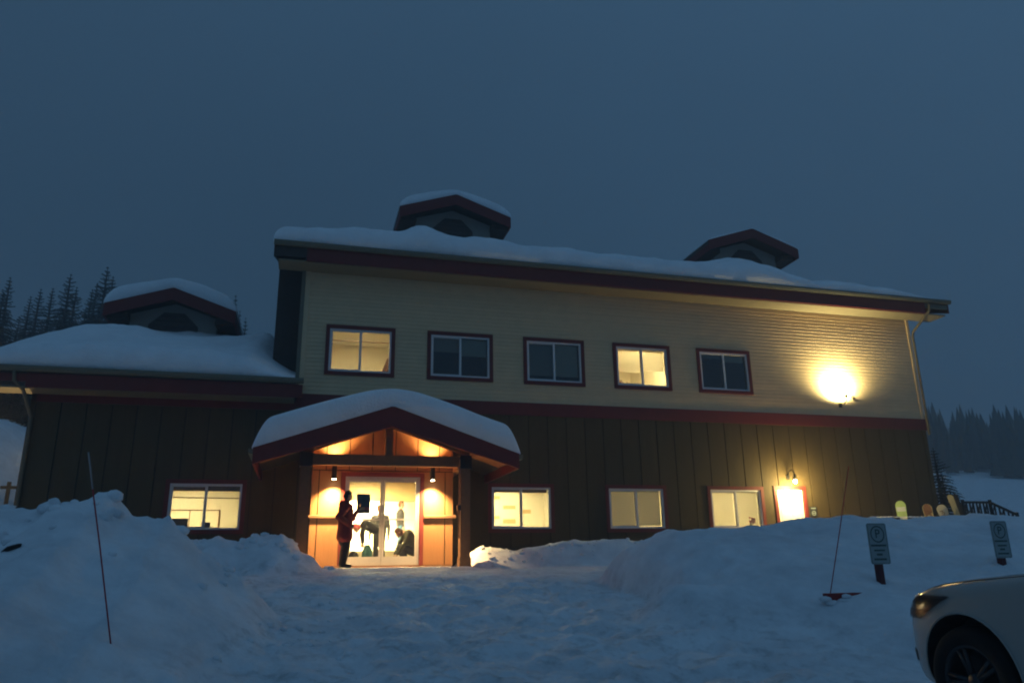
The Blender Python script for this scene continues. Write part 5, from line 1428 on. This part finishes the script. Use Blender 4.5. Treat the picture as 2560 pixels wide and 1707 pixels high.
bo = tmp.modifiers.new('b', 'BOOLEAN'); bo.operation = 'DIFFERENCE'; bo.object = cob; bo.solver = 'EXACT'; bo.material_mode = 'TRANSFER'
dg = bpy.context.evaluated_depsgraph_get()
body = bpy.data.meshes.new_from_object(tmp.evaluated_get(dg))
bpy.data.objects.remove(tmp); bpy.data.objects.remove(cob)
body.name = 'body'; body.polygons.foreach_set('use_smooth', [True] * len(body.polygons))
try: body.set_sharp_from_angle(angle=math.radians(40))
except Exception: pass
bodyo = link('body', body, car)
from mathutils.bvhtree import BVHTree
bmm = bmesh.new(); bmm.from_mesh(body); bvh = BVHTree.FromBMesh(bmm); bmm.free()
def on_side(x_, z_, s_=1, off=0.004):
    h = bvh.ray_cast(Vector((x_, s_ * 3, z_)), Vector((0, -s_, 0)))
    if h[0] is None: return None
    return h[0] + h[1] * off
def on_front(y_, z_, off=0.004):
    h = bvh.ray_cast(Vector((3, y_, z_)), Vector((-1, 0, 0)))
    return h[0] + h[1] * off if h[0] is not None else None
def patch(grid, name, m, parent, smooth=True, thick=0.0):
    """grid of points (rows) -> sheet"""
    b = MB(); R_ = len(grid); C2 = len(grid[0])
    b.add([p for r in grid for p in r], [(i * C2 + k, i * C2 + k + 1, (i + 1) * C2 + k + 1, (i + 1) * C2 + k) for i in range(R_ - 1) for k in range(C2 - 1)])
    return b.build(name, m, parent, smooth)
def side_patch(x0f, x1f, z0, z1, name, m, s_, off=0.004, nx_=10, nz_=6, parent=None):
    grid = []
    for i in range(nz_ + 1):
        f = i / nz_; z_ = z0 + (z1 - z0) * f; row = []
        xa, xb = x0f(f), x1f(f)
        for k in range(nx_ + 1):
            q = on_side(xa + (xb - xa) * k / nx_, z_, s_, off)
            row.append(q if q is not None else (row[-1] if row else Vector((xa, s_ * 0.8, z_))))
        grid.append(row)
    return patch(grid, name, m, parent or car)
for s_ in (1, -1):
    # swept-back head lamp: bowl, dark inner, lens
    hl_ = side_patch(lambda f: 0.40 - 0.10 * f * f - 0.22 * f, lambda f: 0.72 - 0.16 * f, 0.73, 0.885, 'head_lamp', 'lamp bowl', s_, 0.005)
    side_patch(lambda f: 0.46 - 0.20 * f, lambda f: 0.69 - 0.08 * f, 0.745, 0.79, 'lamp_insert', 'car trim', s_, 0.009, parent=hl_)
    side_patch(lambda f: 0.30 - 0.16 * f, lambda f: 0.63 - 0.10 * f, 0.825, 0.87, 'lamp_insert', 'car trim', s_, 0.009, parent=hl_)
    side_patch(lambda f: 0.38 - 0.30 * f, lambda f: 0.725 - 0.16 * f, 0.725, 0.89, 'lens', 'lamp lens', s_, 0.013, parent=hl_)
    side_patch(lambda f: 0.58, lambda f: 0.71, 0.42, 0.50, 'fog_lamp', 'lamp bowl', s_, 0.006)
    # door gaps, rocker trim, handles
    for xg in (-0.55, -1.62, -2.55):
        side_patch(lambda f: xg - 0.004 + 0.05 * (f - 0.5) ** 2, lambda f: xg + 0.006 + 0.05 * (f - 0.5) ** 2, 0.34, 1.0, 'door_gap', 'car trim', s_, 0.0015, 1, 14)
    side_patch(lambda f: -2.2, lambda f: -0.46, 0.225, 0.33, 'rocker_trim', 'car trim', s_, 0.006, 14, 3)
    for xg in (-1.42, -2.35):
        p = on_side(xg, 0.90, s_, 0.0)
        MB().tube([p + Vector((0.09, 0, 0)), p + Vector((0.07, s_ * 0.03, 0)), p + Vector((-0.07, s_ * 0.03, 0)), p + Vector((-0.09, 0, 0))], 0.013, 8).build('door_handle', 'car paint', car, True)
    # arch lip
    b = MB(); 
    for xw in (0.0, -2.7):
        pts = []
        for k in range(25):
            a = math.radians(-12 + 204 * k / 24); q = on_side(xw + 0.415 * math.cos(a), 0.375 + 0.415 * math.sin(a), s_, 0.0)
            if q is not None: pts.append(q)
        MB().tube(pts, 0.008, 6).build('arch_lip', 'car paint', car, True)
    # mirror
    mx_ = Vector((-0.92, s_ * 0.99, 1.13))
    b = MB().ball(mx_, (0.07, 0.10, 0.075), 14); mr = b.build('mirror', 'car paint', car, True)
    MB().tube([mx_ + Vector((0, -s_ * 0.05, -0.05)), Vector((-0.86, s_ * 0.84, 1.07))], 0.025, 8).build('mirror_arm', 'car trim', mr, True)
# hood shut line
for s_ in (1, -1):
    pts = []
    for k in range(15):
        x_ = 0.55 - 1.2 * k / 14; yy = 0.66 + 0.10 * min(1, k / 6)
        h = bvh.ray_cast(Vector((x_, s_ * yy, 3)), Vector((0, 0, -1)))
        if h[0] is not None: pts.append(h[0] + Vector((0, 0, 0.0005)))
    MB().tube(pts, 0.004, 5).build('hood_gap', 'car trim', car)
grid = []
for i in range(5):
    row = []
    for k in range(13):
        q = on_front(-0.42 + 0.84 * k / 12, 0.50 + 0.17 * i / 4, 0.006); row.append(q)
    grid.append(row)
gr = patch(grid, 'grille', 'car trim', car)
for i in range(3):
    pts = [on_front(-0.38 + 0.76 * k / 10, 0.535 + 0.05 * i, 0.012) for k in range(11)]
    MB().tube(pts, 0.008, 6).build('slat', 'rim', gr, True)
grid = [[on_front(-0.55 + 1.1 * k / 12, 0.36 + 0.07 * i / 3, 0.006) for k in range(13)] for i in range(4)]
patch(grid, 'lower_intake', 'car trim', car)
# cabin: dark glass house, pillars and roof
cab = [(-0.62, 0.83, 1.055, 0.80, 1.06), (-1.50, 0.845, 1.08, 0.63, 1.60), (-2.1, 0.85, 1.09, 0.64, 1.655), (-2.9, 0.84, 1.09, 0.62, 1.62), (-3.52, 0.74, 1.07, 0.66, 1.16)]
b = MB(); vs = []
for x_, wb_, z0_, wt, zt_ in cab:
    vs += [(x_, wb_, z0_ - 0.03), (x_, wt, zt_), (x_, -wt, zt_), (x_, -wb_, z0_ - 0.03)]
fs = [(0, 1, 2, 3), (19, 18, 17, 16)]
for i in range(4):
    for k in range(4): fs.append((i * 4 + k, i * 4 + (k + 1) % 4, i * 4 + 4 + (k + 1) % 4, i * 4 + 4 + k))
b.add(vs, fs); gh = b.build('glass_house', 'car glass', car)
b = MB()
rp = [(x_, wt, zt_) for x_, _, _, wt, zt_ in cab[1:4]]
vs = [(x_, y_, z_ + 0.012 + 0.02 * (1 - abs(y_ / wt_))) for (x_, wt_, z_) in rp for y_ in (wt_ + 0.01, wt_ * 0.5, 0.0, -wt_ * 0.5, -wt_ - 0.01)]
fs = [(i * 5 + k, i * 5 + k + 1, i * 5 + 6 + k, i * 5 + 5 + k) for i in range(2) for k in range(4)]
b.add(vs, fs); b.add([(v_[0], v_[1], v_[2] - 0.03) for v_ in vs], fs); b.build('roof', 'car paint', car, True)
for s_ in (1, -1):
    for i0, i1 in ((0, 1), (3, 4)):
        a_, c_ = cab[i0], cab[i1]
        pA_ = (a_[0], s_ * a_[3], a_[4]); pB_ = (c_[0], s_ * c_[3], c_[4])
        MB().tube([pA_, pB_], 0.04, 8).build('pillar', 'car paint', car, True)
    for x_, wb_, z0_, wt, zt_ in cab[2:3]:
        MB().tube([(x_ + 0.3, s_ * (wb_ + 0.005), z0_), (x_ + 0.3, s_ * (wt + 0.002), zt_)], 0.035, 8).build('pillar', 'car trim', car, True)
# wheels
def wheel(x_, s_):
    c = (x_, s_ * 0.665, 0.355)
    w_ = MB().lathe([(0.22, -0.0), (0.30, 0.0), (0.335, 0.02), (0.352, 0.06), (0.352, 0.16), (0.335, 0.20), (0.30, 0.22), (0.235, 0.215), (0.225, 0.19), (0.225, 0.02)], c, (0, s_, 0), 36).build('wheel', 'tyre', car, True)
    rm = MB()
    rm.lathe([(0.232, 0.205), (0.222, 0.212), (0.205, 0.19), (0.20, 0.06), (0.20, 0.05), (0.02, 0.05)], c, (0, s_, 0), 36)
    rm.lathe([(0.0, 0.205), (0.045, 0.20), (0.06, 0.18), (0.06, 0.06)], c, (0, s_, 0), 20)
    for k in range(5):
        for dd in (-0.13, 0.13):
            a = 2 * PI * k / 5 + dd
            y_ = c[1]
            rm.tube([(c[0] + 0.05 * math.cos(a), y_ + s_ * 0.185, c[2] + 0.05 * math.sin(a)), (c[0] + 0.21 * math.cos(a * 1.0), y_ + s_ * 0.195, c[2] + 0.21 * math.sin(a))], [0.018, 0.014], 6)
    rm.build('rim', 'rim', w_, True)
    MB().lathe([(0.03, 0.03), (0.15, 0.03), (0.15, 0.045), (0.03, 0.045)], c, (0, s_, 0), 24).build('brake_disc', 'rim', w_)
for x_ in (0.0, -2.70):
    for s_ in (1, -1): wheel(x_, s_)

# ------------------------------------------------------------------ haze
vm = bpy.data.materials.new('haze'); vm.use_nodes = True; vm.node_tree.nodes.clear()
vo = vm.node_tree.nodes.new('ShaderNodeOutputMaterial'); pv = vm.node_tree.nodes.new('ShaderNodeVolumePrincipled')
pv.inputs['Color'].default_value = (0.96, 0.97, 0.98, 1); pv.inputs['Density'].default_value = 0.0025
vm.node_tree.links.new(pv.outputs[0], vo.inputs['Volume']); MATS['haze'] = vm
zmin = float(GZ.min()); zmax = max(float(GZ.max()) + 17, 40)
o = MB().box(-620, 620, -190, 620, zmin - 1, zmax).build('haze', 'haze'); tag(o, 'thin cold haze filling the air', kind='stuff')
